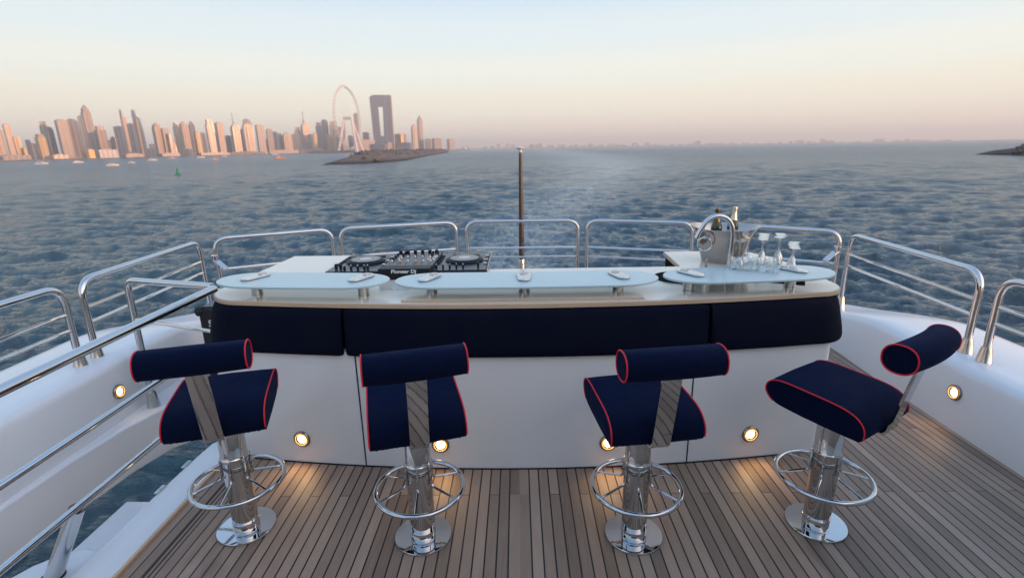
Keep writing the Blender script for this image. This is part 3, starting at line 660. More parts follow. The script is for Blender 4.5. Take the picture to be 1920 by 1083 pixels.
MB().prism([(-2.205, .8), (-2.205, 2.915), (-2.665, 2.925), (-2.665, .8)], -.5, -.25).build('step', 'gelcoat', st, bevel=.012, seg=3)
MB().prism([(-2.205, .8), (-2.205, 2.20), (-2.26, 2.27), (-2.36, 2.30), (-2.46, 2.265), (-2.56, 2.17), (-2.63, 2.04), (-2.68, 1.8), (-2.70, .8)], -.24, -.05).build('landing', 'gelcoat', st, bevel=.03, seg=4)

# bulwark: one swept moulding right round the stern
ctr = [(3.33, -4.4), (3.33, 1.0), (3.33, 3.4), (3.36, 4.3), (3.40, 4.9), (3.36, 5.35), (3.1, 5.68), (2.6, 5.98), (2.0, 6.25), (1.0, 6.55), (0, 6.66)]
ctr = ctr + [(-x, y) for x, y in ctr[-2::-1]]
C2 = [Vector((*p, 0)) for p in bend([Vector((*p, 0)).to_3d() for p in ctr], .5, 5)] if False else [p for p in bend([Vector((x, y, 0)) for x, y in ctr], .6, 5)]
prof = [(-.24, -.36), (-.245, -.02), (-.215, .40), (-.205, .432), (-.185, .455), (-.155, .466), (-.06, .472), (.25, .466), (.52, .452), (.59, .438), (.635, .41), (.66, .36), (.66, .15), (.62, -.30), (.55, -.42), (.2, -.44), (-.1, -.42)]
def sweep(C2, prof):
    b_ = MB(); n = len(C2); m_ = len(prof); vs = []
    for i, p in enumerate(C2):
        d = (C2[min(i + 1, n - 1)] - C2[max(i - 1, 0)]).normalized(); s = Vector((d.y, -d.x, 0))      # outward for a counter-clockwise path
        q = min(1, max(0, (p.y - 4.2) / 1.6)); q = q * q * (3 - 2 * q); dz = .26 * q; tw = 1 - .25 * q
        for o_, z in prof: vs.append((p.x + s.x * (o_ if o_ < 0 else o_ * tw), p.y + s.y * (o_ if o_ < 0 else o_ * tw), z - (dz * max(0, min(1, z / .4)) )))
    fs = [(i * m_ + j, i * m_ + (j + 1) % m_, (i + 1) * m_ + (j + 1) % m_, (i + 1) * m_ + j) for i in range(n - 1) for j in range(m_)]
    fs += [tuple(range(m_)), tuple(range(n * m_ - 1, (n - 1) * m_ - 1, -1))]
    return b_.add(vs, fs)
bw = sweep(C2, prof).build('bulwark', 'gelcoat', smooth=35); tag(bw, 'white moulded bulwark curving round the stern of the deck', 'bulwark')

def recessed_light(parent, p, nrm, rad=.056, power=1.1):
    """round courtesy lamp: steel bezel, glowing ring, lens, and the lamp's own warm light thrown down on the deck"""
    nv = Vector(nrm).normalized(); Mx = Matrix.Translation(p) @ nv.to_track_quat('Z', 'Y').to_matrix().to_4x4()
    k = rad / .056
    o = MB().lathe([(.034 * k, .002), (.040 * k, .008), (.052 * k, .010), (.056 * k, .006), (.057 * k, -.004), (.034 * k, -.004)], 32, M=Mx, cap=False).build('courtesy_light', 'lamp_steel', parent)
    MB().lathe([(.0275 * k, .0035), (.036 * k, .0095), (.0405 * k, .0125), (.0415 * k, .009)], 32, M=Mx, cap=False).build('glow_ring', 'brass', o)
    MB().lathe([(.0365 * k, .0128), (.0425 * k, .0134)], 32, M=Mx, cap=False).build('inner_ring', 'lamp_ring', o)
    MB().lathe([(.0001, .006), (.0275 * k, .006), (.0275 * k, .004)], 28, M=Mx, cap=False).build('lens', 'lens', o)
    ld = bpy.data.lights.new('lamp_beam', 'SPOT'); ld.energy = power; ld.color = (1, .60, .24); ld.spot_size = R(118); ld.spot_blend = .9; ld.shadow_soft_size = .02
    lo = bpy.data.objects.new('lamp_beam', ld); COL.objects.link(lo); lo.parent = o
    lo.location = Vector(p) + nv * .03; dd = (nv + Vector((0, 0, -.95))).normalized(); lo.rotation_euler = dd.to_track_quat('-Z', 'Y').to_euler()
    return o
recessed_light(bw, (3.103, 3.36, .265), (-1, 0, .07), power=1.5)
recessed_light(bw, (-3.103, 3.58, .235), (1, 0, .07), power=.5)

# ================================================================== GUARD RAILS
def rail_frame(p0, p1, zb,  label, r1, r2, ex=None, group='stainless guard rail frames round the stern', mid=None, zb2=None):
    zb2 = zb if zb2 is None else zb2
    t_ = empty('guard_rail', ((p0[0] + p1[0]) / 2, (p0[1] + p1[1]) / 2, 0), 0, label, 'railing', group)
    c = Vector(t_.location); zt = 1.085
    def Lc(p, z): return Vector((p[0], p[1], z)) - c
    mids = [mid] if mid else []
    top = [Lc(p0, zb)] + [Lc(p0, zt)] + [Lc(q, zt) for q in mids] + [Lc(p1, zt), Lc(p1, zb2)]
    path = bend(top, .15, 8)
    MB().tube(path, .0245, 14).build('top_tube', 'rail_steel', t_)
    for z in (r1, r2):
        pts = [Lc(p0, z)] + [Lc(q, z) for q in mids] + [Lc(p1, z)]
        MB().tube(bend(pts, .3, 6) if mids else pts, .0135, 10).build('mid_tube', 'rail_steel', t_)
    for p, z_ in ((p0, zb), (p1, zb2)):
        q = Lc(p, z_ - .01); MB().lathe([(.052, 0), (.052, .006), (.046, .02), (.036, .10), (.030, .125), (.029, .13)], 20, tuple(q)).build('socket', 'brushed_steel', t_)
    return t_
ay = lambda x: 6.65 - .1 * x * x
rail_frame((3.33, 3.60), (3.42, 5.25), .465, 'guard rail frame sloping away on the right, nearest complete one', .88, .76, zb2=.30)
rail_frame((3.32, 3.43), (3.33, .4), .465, 'guard rail cut off by the right edge of the photo', .88, .76)
rail_frame((-3.33, 3.72), (-3.42, 5.38), .465, 'guard rail frame on the left behind the long stair handrail', .87, .75, zb2=.28)
rail_frame((-3.32, 3.55), (-3.33, .4), .465, 'guard rail cut off by the left edge of the photo', .87, .75)
rail_frame((-3.36, 5.56), (-2.26, ay(2.26)), .22, 'guard rail frame behind the left rear corner of the bar', .74, .62)
rail_frame((-2.17, ay(2.17)), (-.80, ay(.8)), .22, 'guard rail frame behind the music mixer', .74, .62)
rail_frame((-.67, ay(.67)), (.775, ay(.775)), .22, 'middle guard rail frame in front of the dark flagpole', .74, .62)
rail_frame((.89, ay(.89)), (2.12, ay(2.12)), .22, 'guard rail frame left of the ice bucket', .74, .62)
rail_frame((2.26, ay(2.26)), (3.42, 5.42), .22, 'guard rail frame behind the upturned wine glasses', .74, .62)
def bracket(x, y, z, ang, label):
    t_ = empty('rail_bracket', (x, y, z), ang, label, 'bracket')
    M = Matrix.Rotation(R(-35), 4, 'Y'); MB().box(-.17, .0, -.035, .035, -.012, .012, M).build('arm', 'rail_steel', t_, bevel=.01, seg=3)
    MB().lathe([(.035, -.05), (.035, .05)], 14).build('clamp', 'rail_steel', t_, bevel=.004)
bracket(3.41, 5.42, .88, .25, 'steel bracket clamped on the rail right of the glasses')
M_ = bracket(-3.36, 5.52, .86, math.pi - .3, 'steel bracket clamped on the rail post left of the bar')

# stair handrail along the port opening
t_ = empty('stair_handrail', (-2.1, 1.5, 0), 0, 'long three bar stainless handrail along the port stair opening', 'handrail')
def LT(x, y, z): return (x + 2.1, y - 1.5, z)
MB().tube([LT(-2.1, -2.6, 1.06), LT(-2.1, 3.38, 1.10)], .0265, 14).build('top_tube', 'rail_steel', t_)
MB().tube([LT(-2.1, -2.6, .715), LT(-2.1, 3.40, .725)], .0175, 12).build('mid_tube', 'rail_steel', t_)
MB().tube([LT(-2.1, -2.6, .39), LT(-2.1, 3.40, .40)], .0175, 12).build('mid_tube', 'rail_steel', t_)
MB().tube([LT(-2.105, 3.415, .02), LT(-2.105, 3.415, 1.085)], .025, 14).build('post', 'rail_steel', t_)
MB().tube([LT(-2.375, 2.085, -.055), LT(-2.125, 2.06, .375)], [.040, .034], 24).build('post', 'chrome', t_)
MB().lathe([(.054, 0), (.054, .004), (.03, .006)], 24, LT(-2.373, 2.085, -.0485)).build('base_ring', 'caulk', t_)
MB().tube([LT(-2.1, -2.2, .02), LT(-2.1, -2.2, 1.07)], .025, 12).build('post', 'rail_steel', t_)
# cross rail closing the opening
t_ = empty('cross_rail', (-2.6, 3.6, 0), 0, 'two bar stainless rail closing the far end of the stair opening', 'railing')
def LT(x, y, z): return (x + 2.6, y - 3.6, z)
MB().tube(bend([LT(-3.0, 3.76, .07), LT(-3.0, 3.76, 1.075), LT(-2.14, 3.44, 1.10)], .1, 8), .0245, 14).build('top_tube', 'rail_steel', t_)
MB().tube([LT(-3.0, 3.76, .76), LT(-2.12, 3.43, .755)], .0135, 10).build('mid_tube', 'rail_steel', t_)
MB().lathe([(.05, 0), (.047, .02), (.036, .12), (.03, .14)], 20, LT(-3.0, 3.76, .005)).build('socket', 'brushed_steel', t_)

# ================================================================== BAR
ZC = 1.1015       # height of the counter top
FY = lambda x: 2.862 + .045 * x * x
def front(x0, x1, off, n=40): return [(x0 + (x1 - x0) * i / n, FY(x0 + (x1 - x0) * i / n) - off) for i in range(n + 1)]
def u_outline(off, xl=2.02, xr=2.02, rl=.2, rr=.2):
    """plan of the bar: bowed front, rounded corners, two wings behind"""
    A, B = xl + off, xr + off
    pts = front(-A + rl, B - rr, off)
    pts += arc2(B - rr, pts[-1][1] + rr, rr, -86, 0, 10)
    pts += [(B + .01, 3.9), (B - .02, 4.15), (B - .12, 4.36), (B - .22, 4.42), (1.20 - off, 4.42), (1.17 - off, 3.92 + off), (-.24 + off, 3.92 + off), (-.25 + off, 4.42), (-A + .05, 4.46)]
    return pts + arc2(-A + rl, front(-A + rl, 0, off)[0][1] + rl, rl, 180, 266, 10)
bar = empty('bar_counter', (0, 3.3, 0), 0, 'curved white bar with navy padded band and pale wood edged top', 'bar')
def at0(o): o.location = (0, -3.3, 0); return o
b_ = MB().prism(u_outline(-.02, rl=.07, rr=.07), 0.0, .80); at0(b_.build('body', 'bar_white', bar, bevel=.008))
at0(MB().prism(u_outline(-.09, rl=.2, rr=.15), .8005, 1.069).build('upper_core', 'dark_void', bar))
kick = MB().prism(front(-1.9, 1.9, -.012, 30) + [(1.9, 3.3), (-1.9, 3.3)], .001, .006)
for xs_, xt in ((-1.017, -1.017), (1.078, 1.078)):
    y = FY(xs_) + .02; at0(MB().box(xs_ - .004, xs_ + .004, y - .0025, y + .01, .004, .80).build('panel_seam', 'caulk', bar))
at0(MB().prism(front(-1.96, 1.96, -.014, 40) + front(1.96, -1.96, -.03, 40), .0005, .008).build('base_gap', 'caulk', bar))
# padded band: three cushions
def cushion(path, name='cushion'):
    prof = []
    for a in range(0, 181, 15):
        th = R(a - 90); z = .926 + .139 * math.copysign(abs(math.sin(th)) ** .62, math.sin(th))
        prof.append((.012 + .034 * (max(0, math.cos(th)) ** .45) - .062 * (z - .787) / .28, z))
    prof = [(0, .787)] + prof + [(-.065, 1.067)]
    n = len(path); m_ = len(prof); vs = []
    for i, (x, y) in enumerate(path):
        a = Vector(path[min(i + 1, n - 1)]) - Vector(path[max(i - 1, 0)]); a.normalize(); s = Vector((a.y, -a.x))
        endf = min(i, n - 1 - i); sh = {0: .30, 1: .62, 2: .88}.get(endf, 1)
        for o_, z in prof: vs.append((x + s.x * o_ * sh, y + s.y * o_ * sh, .9225 + (z - .9225) * (.985 if endf == 0 else 1)))
    fs = [(i * m_ + j, i * m_ + (j + 1) % m_, (i + 1) * m_ + (j + 1) % m_, (i + 1) * m_ + j) for i in range(n - 1) for j in range(m_)] + [tuple(range(m_)), tuple(range(n * m_ - 1, (n - 1) * m_ - 1, -1))]
    o = MB().add(vs, fs).build(name, 'navy_vinyl', bar, smooth=60); at0(o)
    return o
def ends(xs_): # denser samples at the ends of a run
    return xs_
def run(x0, x1, n=24):
    us = [0, .006, .014, .03] + [i / n for i in range(1, n)] + [.97, .986, .994, 1]
    return [(x0 + (x1 - x0) * u, FY(x0 + (x1 - x0) * u) + .018) for u in us]
XB = 2.045
rr_ = .28
lf = [(-XB + .01, 4.40), (-XB + .006, 4.38), (-XB + .004, 4.34), (-XB, 4.2), (-XB, 3.6)] + arc2(-XB + rr_, FY(XB - rr_) + .018 + rr_, rr_, 180, 264, 10) + run(-XB + rr_ + .02, -1.085)[4:]
rr_ = .22; XB = 2.08
rt = run(1.165, XB - rr_ - .02)[:-4] + arc2(XB - rr_, FY(XB - rr_) + .018 + rr_, rr_, -84, 0, 10) + [(XB, 3.6), (XB, 4.0), (XB - .01, 4.2), (XB - .02, 4.24), (XB - .03, 4.25)]
cushion(lf); cushion(run(-1.065, 1.145)); cushion(rt)
# counter top: oak board with a pale laminate sheet
at0(MB().prism(u_outline(-.068, xl=2.115, xr=2.165, rl=.30, rr=.22), 1.0695, 1.0985).build('top_edge', 'oak_edge', bar, bevel=.003))
o = MB().prism(u_outline(-.074, xl=2.115, xr=2.165, rl=.298, rr=.218), 1.0988, ZC).build('top_surface', 'laminate', bar); at0(o)
for (x, y, nr) in [(-1.44, 0, 0), (-.515, 0, 0), (.557, 0, 0), (1.495, 0, 0)]:
    yy = FY(x) + .02; s = Vector((.09 * x, -1, 0))
    o = recessed_light(bar, (x, yy - .001, .178), s, power=1.9); at0(o)
# sink and ice well under the right hand shelf
at0(MB().lathe([(.17, .0), (.19, .004), (.195, .0035), (.195, 0)], 40, (1.13, 3.49, ZC), cap=True).build('sink_rim', 'rail_steel', bar))
at0(MB().lathe([(.001, .0), (.183, .0006)], 40, (1.13, 3.49, ZC + .0045), cap=False).build('sink_dark', 'dark_void', bar))  # flat disc, shade inside the sink put into its black
at0(MB().prism([(1.56, 3.40), (1.87, 3.25), (1.99, 3.47), (1.62, 3.56)], ZC, ZC + .003).build('ice_well_dark', 'dark_void', bar))  # flat sheet over an open well, its inner shade put into the colour
# loose thin board on the counter
bd = empty('serving_board', (0, 3.155, ZC), 0, 'long pale thin board lying on the middle of the bar top', 'board')
MB().box(-.72, .76, -.17, .17, 0, .012).build('board', 'oak_edge', bd, bevel=.002)
MB().box(-.717, .757, -.167, .167, .0123, .0143).build('board_face', 'laminate', bd)

# frosted glass shelves
SY = lambda x: 3.15 + .03 * x * x
def shelf(x0, x1, label, posts, hw=.195):
    xm = (x0 + x1) / 2; t_ = empty('glass_shelf', (xm, SY(xm), ZC), 0, label, 'shelf', 'frosted glass shelves on the bar top')
    lx = .30; n = 10; top = []; bot = []
    for i in range(0, 61):
        u = i / 60; x = x0 + (x1 - x0) * (.5 - .5 * math.cos(math.pi * u))
        dl = min(x - x0, x1 - x); w = hw * (1 - max(0, 1 - dl / lx) ** 2.3) ** .5 if dl > 1e-6 else 0
        top.append((x, SY(x) + w)); bot.append((x, SY(x) - w))
    pts = bot + top[::-1][1:-1]; pts = [(x - xm, y - SY(xm)) for x, y in pts]
    MB().prism(pts, .083, .0965).build('glass_panel', 'frosted_glass', t_, bevel=.003)
    for (px, ang) in posts:
        bx, by = px - xm, SY(px) - SY(xm) - .012
        MB().lathe([(.038, 0), (.038, .003), (.035, .005), (.035, .078), (.037, .0825)], 28, (bx, by, 0)).build('post', 'chrome', t_)
        M = Matrix.Translation((bx, by + .098, .0990)) @ Matrix.Rotation(R(ang), 4, 'Z')
        pl = [(x, y) for x, y in arc2(0, 0, .048, 0, 180, 12)] + arc2(0, -.12, .04, 180, 360, 12)
        cl = MB().prism(pl, 0, .012, M).build('clamp_plate', 'rail_steel', t_, bevel=.004, seg=3)
        MB().lathe([(.030, .0122), (.030, .016), (.024, .020)], 24, M=M).build('cap', 'chrome', cl)
    return t_
shelf(-1.98, -.83, 'left frosted glass shelf with two steel posts, by the stair handrail', [(-1.72, -26), (-1.0, -24)])
shelf(-.79, .885, 'middle and longest frosted glass shelf, on three steel posts', [(-.555, -22), (.034, 0), (.63, 14)])
shelf(.925, 2.045, 'right frosted glass shelf, carrying the tumblers', [(1.085, 26), (1.76, 30)])

# tap
t_ = empty('tap', (1.42, 3.38, ZC), 0, 'tall chrome gooseneck tap with a small lever in front of the ice bucket', 'tap')
MB().lathe([(.034, 0), (.034, .01), (.024, .018), (.022, .04)], 24).build('base', 'chrome', t_)
pth = [(0, 0, .02), (0, 0, .325)] + [(-.105 + .105 * math.cos(R(a)), -.0, .325 + .12 * math.sin(R(a))) for a in range(12, 160, 12)] + [(-.222, 0, .335), (-.235, 0, .30)]
MB().tube(pth, .0165, 14).build('spout', 'chrome', t_)
MB().lathe([(.013, 0), (.013, .05), (.010, .06), (.009, .10), (.004, .13)], 14, (-.105, .14, 0)).build('lever', 'chrome', t_)

# ================================================================== DJ CONTROLLER
dj = empty('dj_controller', (-.835, 3.97, ZC), 0, 'wide black disc jockey console with two jog wheels on the left of the bar', 'dj console')
MB().box(-.60, .60, -.31, .32, .0, .034).build('case', 'black_plastic', dj, bevel=.006)
MB().box(-.592, .592, -.302, .312, .0345, .0385).build('top_plate', 'dj_metal', dj)
MB().box(.600, .604, -.29, .30, .004, .032).build('side_trim', 'silver', dj)
fr_ = MB().box(-.172, .20, -.42, -.302, .0, .080).box(-.172, .20, -.302, .25, .0386, .066); fo = fr_.build('mixer', 'black_plastic', dj, bevel=.004)
MB().box(-.165, .193, -.41, .243, .0663, .0672).build('mixer_plate', 'dj_metal', fo)
text_mesh('maker_name', 'Pioneer Dj', .036, 'white_paint', fo, Matrix.Translation((.012, -.4215, .060)) @ Matrix.Rotation(R(90), 4, 'X') @ Matrix.Scale(1.15, 4, (1, 0, 0)), .0006, .1)
for cx_ in (-.385, .405):
    j = MB().lathe([(.15, .0386), (.15, .047), (.142, .056), (.136, .060), (.118, .063), (.116, .0605), (.02, .0605), (.0005, .0605)], 48, (cx_, .03, 0), cap=False).build('jog_wheel', 'black_plastic', dj)
    MB().lathe([(.114, .061), (.114, .0625), (.062, .0632), (.0005, .0632)], 40, (cx_, .03, 0), cap=False).build('jog_plate', 'jog_metal', j)
    MB().lathe([(.046, .0634), (.044, .0642), (.0005, .0642)], 32, (cx_, .03, 0), cap=False).build('jog_display', 'silver', j)
rg = random.Random(4)
def knob(x, y, z, h=.022, r=.0085, mt='black_plastic'):
    o = MB().lathe([(r * 1.15, 0), (r, .003), (r * .9, h), (r * .6, h + .0015)], 12, (x, y, z)).build('knob', mt, dj)
for xx in (-.145, -.10, .13, .17):
    for yy in (-.05, .03, .11, .19): knob(xx, yy, .0674, .018, .009, 'black_plastic' if (yy > .06 or xx < -.12) else 'silver')
for k, xx in enumerate((-.135, -.075, -.015, .045, .105, .16)):
    MB().box(xx - .011, xx + .011, .16, .20, .0674, .100).build('fader_cap', 'black_plastic', dj, bevel=.003)
    MB().box(xx - .003, xx + .003, -.22, -.21, .0674, .085).build('fader_stem', 'silver', dj)
    MB().lathe([(.008, .0674), (.008, .080), (.006, .083)], 10, (xx, -.13, 0)).build('knob', 'orange_led' if k in (1, 3) else 'silver', dj)
    knob(xx + .02, .06, .0674, .014, .008, 'silver')
for xx in (-.47, -.42, -.37, -.32, -.295, .22, .27, .32, .37, .42):
    MB().box(xx - .006, xx + .006, -.255, -.225, .0388, .066).build('hot_cue', 'black_plastic', dj, bevel=.002)
    MB().lathe([(.006, .066), (.006, .074)], 8, (xx, -.24, 0)).build('knob', 'silver', dj)
for xx in (-.545, -.51, .53):
    MB().box(xx - .007, xx + .007, -.22, -.19, .0388, .075).build('pitch_fader', 'black_plastic', dj, bevel=.002)
for xx in (-.57, -.2, .19, .575):
    pass
for cx_, s in ((-.385, -1), (.40, 1)):
    for k in range(4): MB().box(cx_ - .11 + k * .058, cx_ - .065 + k * .058, .215, .235, .0388, .046).build('pad', 'black_rubber', dj)
    for k in range(5): MB().box(cx_ + .165, cx_ + .19, -.12 + k * .07, -.085 + k * .07, .0388, .048).build('button', 'black_plastic' if k % 2 else 'silver', dj)
    for k in range(5): MB().box(cx_ - .195, cx_ - .172, -.10 + k * .07, -.07 + k * .07, .0388, .046).build('button', 'black_rubber', dj)
MB().tube(bend([(-.58, -.1, .045), (-.52, .28, .05), (-.3, .33, .075), (.1, .30, .075), (.12, .15, .1)], .1, 6), .003, 6).build('cable', 'black_rubber', dj)

# ================================================================== ICE BUCKET, BOTTLES, GLASSES
t_ = empty('ice_bucket', (1.62, 4.02, ZC), R(-24), 'large oval stainless champagne bucket with a ring handle, behind the tap', 'ice bucket')
b_ = MB(); vs = []; n = 48; levels = []
for i in range(9):
    u = i / 8; levels.append((.150 + .088 * u ** 1.1 + (.014 if i == 8 else 0), .125 + .080 * u ** 1.1 + (.012 if i == 8 else 0), .27 * u))
inner = [(a - .004, c - .004, z + .002) for a, c, z in levels[::-1]]
L_ = levels + inner
for a, c, z in L_:
    for k in range(n):
        th = 2 * math.pi * k / n; ca, sa = math.cos(th), math.sin(th); e = .92
        flare = .018 * (abs(ca) ** 3) * max(0, (z - .2) / .07) if z > .2 else 0
        vs.append((a * math.copysign(abs(ca) ** e, ca) * (1 + flare * 1.6), c * math.copysign(abs(sa) ** e, sa), z + flare))
fs = [(j * n + k, j * n + (k + 1) % n, (j + 1) * n + (k + 1) % n, (j + 1) * n + k) for j in range(len(L_) - 1) for k in range(n)]
fs += [tuple(range(n - 1, -1, -1)), tuple(range((len(L_) - 1) * n, len(L_) * n))]
b_.add(vs, fs).build('vessel', 'bucket_steel', t_, smooth=40)
hx = -.120
MB().tube([(hx + .052 * math.cos(a), -.205 - .004 * math.sin(a), .165 + .052 * math.sin(a)) for a in np.linspace(0, 2 * math.pi, 25)[:-1]], .0065, 8, True).build('ring_handle', 'chrome', t_)
MB().lathe([(.018, 0), (.016, .02), (.008, .03)], 16, M=Matrix.Translation((hx, -.168, .212)) @ Matrix.Rotation(R(90), 4, 'X')).build('handle_boss', 'chrome', t_)
def bottle(x, y, ztop, neck_mat, label, tilt):
    o = empty('champagne_bottle', (x, y, ztop - .32), 0, label, 'bottle'); o.rotation_euler = tilt
    MB().lathe([(.001, 0), (.040, .002), (.042, .02), (.042, .16), (.038, .19), (.026, .225), (.018, .255), (.0145, .285), (.0145, .29)], 28).build('glass_body', 'bottle_glass', o)
    MB().lathe([(.027, .224), (.020, .250), (.0165, .28), (.0165, .305), (.018, .312), (.017, .32), (.004, .323)], 24).build('foil', neck_mat, o)
    MB().lathe([(.0425, .07), (.0425, .15)], 28, cap=False).build('label', 'label_paper', o)
bottle(1.545, 3.98, 1.525, 'dark_foil', 'dark champagne bottle with brown foil neck, left one in the bucket', (R(3), R(-2), 0))
bottle(1.655, 3.97, 1.535, 'gold_foil', 'champagne bottle with pale gold foil neck, right one in the bucket', (R(2), R(2), 0))
MB()
def goblet(bowl=.036, hh=.225, wide=False):
    """upturned stemmed glass standing on its rim: z up, rim at 0"""
    if wide: pr = [(.030, 0), (.036, .02), (.040, .045), (.036, .07), (.022, .092), (.006, .104)]
    else: pr = [(.026, 0), (.029, .02), (.028, .05), (.022, .08), (.012, .10), (.0055, .112)]
    outer = pr + [(.0042, .13), (.0038, hh - .03), (.006, hh - .012), (.02, hh - .005), (.037, hh - .002), (.037, hh), (.001, hh + .001)]
    inn = [(max(.0005, r - .0012), z - (.001 if z > .02 else 0)) for r, z in pr[:-1]][::-1]
    return outer, inn
GP = {}
def glass(x, y, wide, label, group, tilt=0, z=ZC):
    key = wide
    if key not in GP:
        outer, inn = goblet(wide=wide, hh=.235 if not wide else .225)
        prof = [(.0005, outer[4][1] + .01)] + inn + outer
        o = MB().lathe(prof, 24, cap=False).build('wine_glass' if wide else 'champagne_flute', 'clear_glass'); GP[key] = o
    else:
        o = GP[key].copy(); COL.objects.link(o)
    o.location = (x, y, z); o.rotation_euler = (tilt, tilt * .6, random.uniform(0, 3)); tag(o, label, 'glass', group)
    return o
def ray_row(x, y, n, step):
    d = Vector((x, y)).normalized(); return [(x + d.x * step * k, y + d.y * step * k) for k in range(n)]
for k, (x, y) in enumerate([(1.60, 3.66), (1.655, 3.72), (1.725, 3.80)]):
    glass(x, y, True, ['upturned wide wine glass nearest the tap', 'upturned wide wine glass, middle of the three by the tap', 'upturned wide wine glass, rearmost of the three by the tap'][k], 'upturned wide wine glasses by the tap')
for (x, y), n, lab, grp in [((1.765, 3.66), 4, 'upturned flute in the row of four next to the wide wine glasses', 'first row of four upturned flutes'),
                            ((1.925, 3.74), 3, 'upturned flute in the middle row of three on the bar wing', 'middle row of three upturned flutes'),
                            ((1.935, 3.56), 4, 'upturned flute in the row of four at the right end of the bar', 'last row of four upturned flutes')]:
    for k, (gx, gy) in enumerate(ray_row(x, y, n, .082)):
        g_ = glass(gx + random.uniform(-.008, .008), gy, False, ['front glass, ', 'second glass, ', 'third glass, ', 'rear glass, '][k if k < n - 1 else 3] + lab, grp); g_.scale = (1, 1, .80 if x > 1.93 else 1)
tp = None
for k, (x, y) in enumerate([(1.44, 3.33), (1.505, 3.30), (1.565, 3.335), (1.585, 3.255), (1.645, 3.225), (1.655, 3.30)]):
    if tp is None:
        tp = MB().lathe([(.0005, .010), (.026, .010), (.0285, .014), (.031, .076), (.0322, .078), (.0335, .076), (.031, .004), (.029, 0), (.0005, 0)], 28, cap=False).build('tumbler', 'clear_glass'); o = tp
    else: o = tp.copy(); COL.objects.link(o)
    o.location = (x, y, ZC + .0968); tag(o, 'small clear tumbler ' + ['nearest the tap on the right glass shelf', 'in front of the wide wine glasses, second from the tap', 'at the back of the tumbler cluster, before the first flutes', 'at the front in the middle of the tumbler cluster', 'at the front right corner of the tumbler cluster, by the steel plate', 'at the back right of the tumbler cluster, behind the corner one'][k], 'glass', 'clear tumblers on the right glass shelf')

# flagpole
t_ = empty('flagpole', (.043, 6.86, .40), 0, 'dark varnished bare flagpole standing at the stern', 'flagpole')
MB().lathe([(.036, .10), (.036, .3), (.028, 1.1), (.020, 1.54)], 16).build('pole', 'pole_wood', t_)
MB().lathe([(.047, -.1), (.047, .12), (.042, .135)], 18).build('socket', 'brushed_steel', t_)
MB().lathe([(.022, 1.54), (.022, 1.575), (.06, 1.59), (.062, 1.60), (.02, 1.612)], 18).build('cap', 'boat_white', t_)

# loudspeaker behind the bar
t_ = empty('loudspeaker', (-2.5, 4.42, 0.0), 0, 'black loudspeaker case standing behind the left end of the bar', 'loudspeaker')
sb = MB().box(-.285, .30, -.22, .2, .01, .70).build('cabinet', 'black_rubber', t_, bevel=.015)
MB().box(-.26, .29, -.19, .19, .701, .712).build('top_cover', 'dj_metal', t_)
for sx in (-.28, .29): MB().lathe([(.001, -.045), (.03, -.038), (.045, 0), (.03, .038), (.001, .045)], 16, (sx, -.2, .675), cap=False).build('corner_ball', 'black_rubber', t_)
text_mesh('lettering', 'SOUND', .085, 'white_paint', sb, Matrix.Translation((-.09, -.2215, .565)) @ Matrix.Rotation(R(90), 4, 'X') @ Matrix.Scale(.8, 4, (1, 0, 0)), .001)

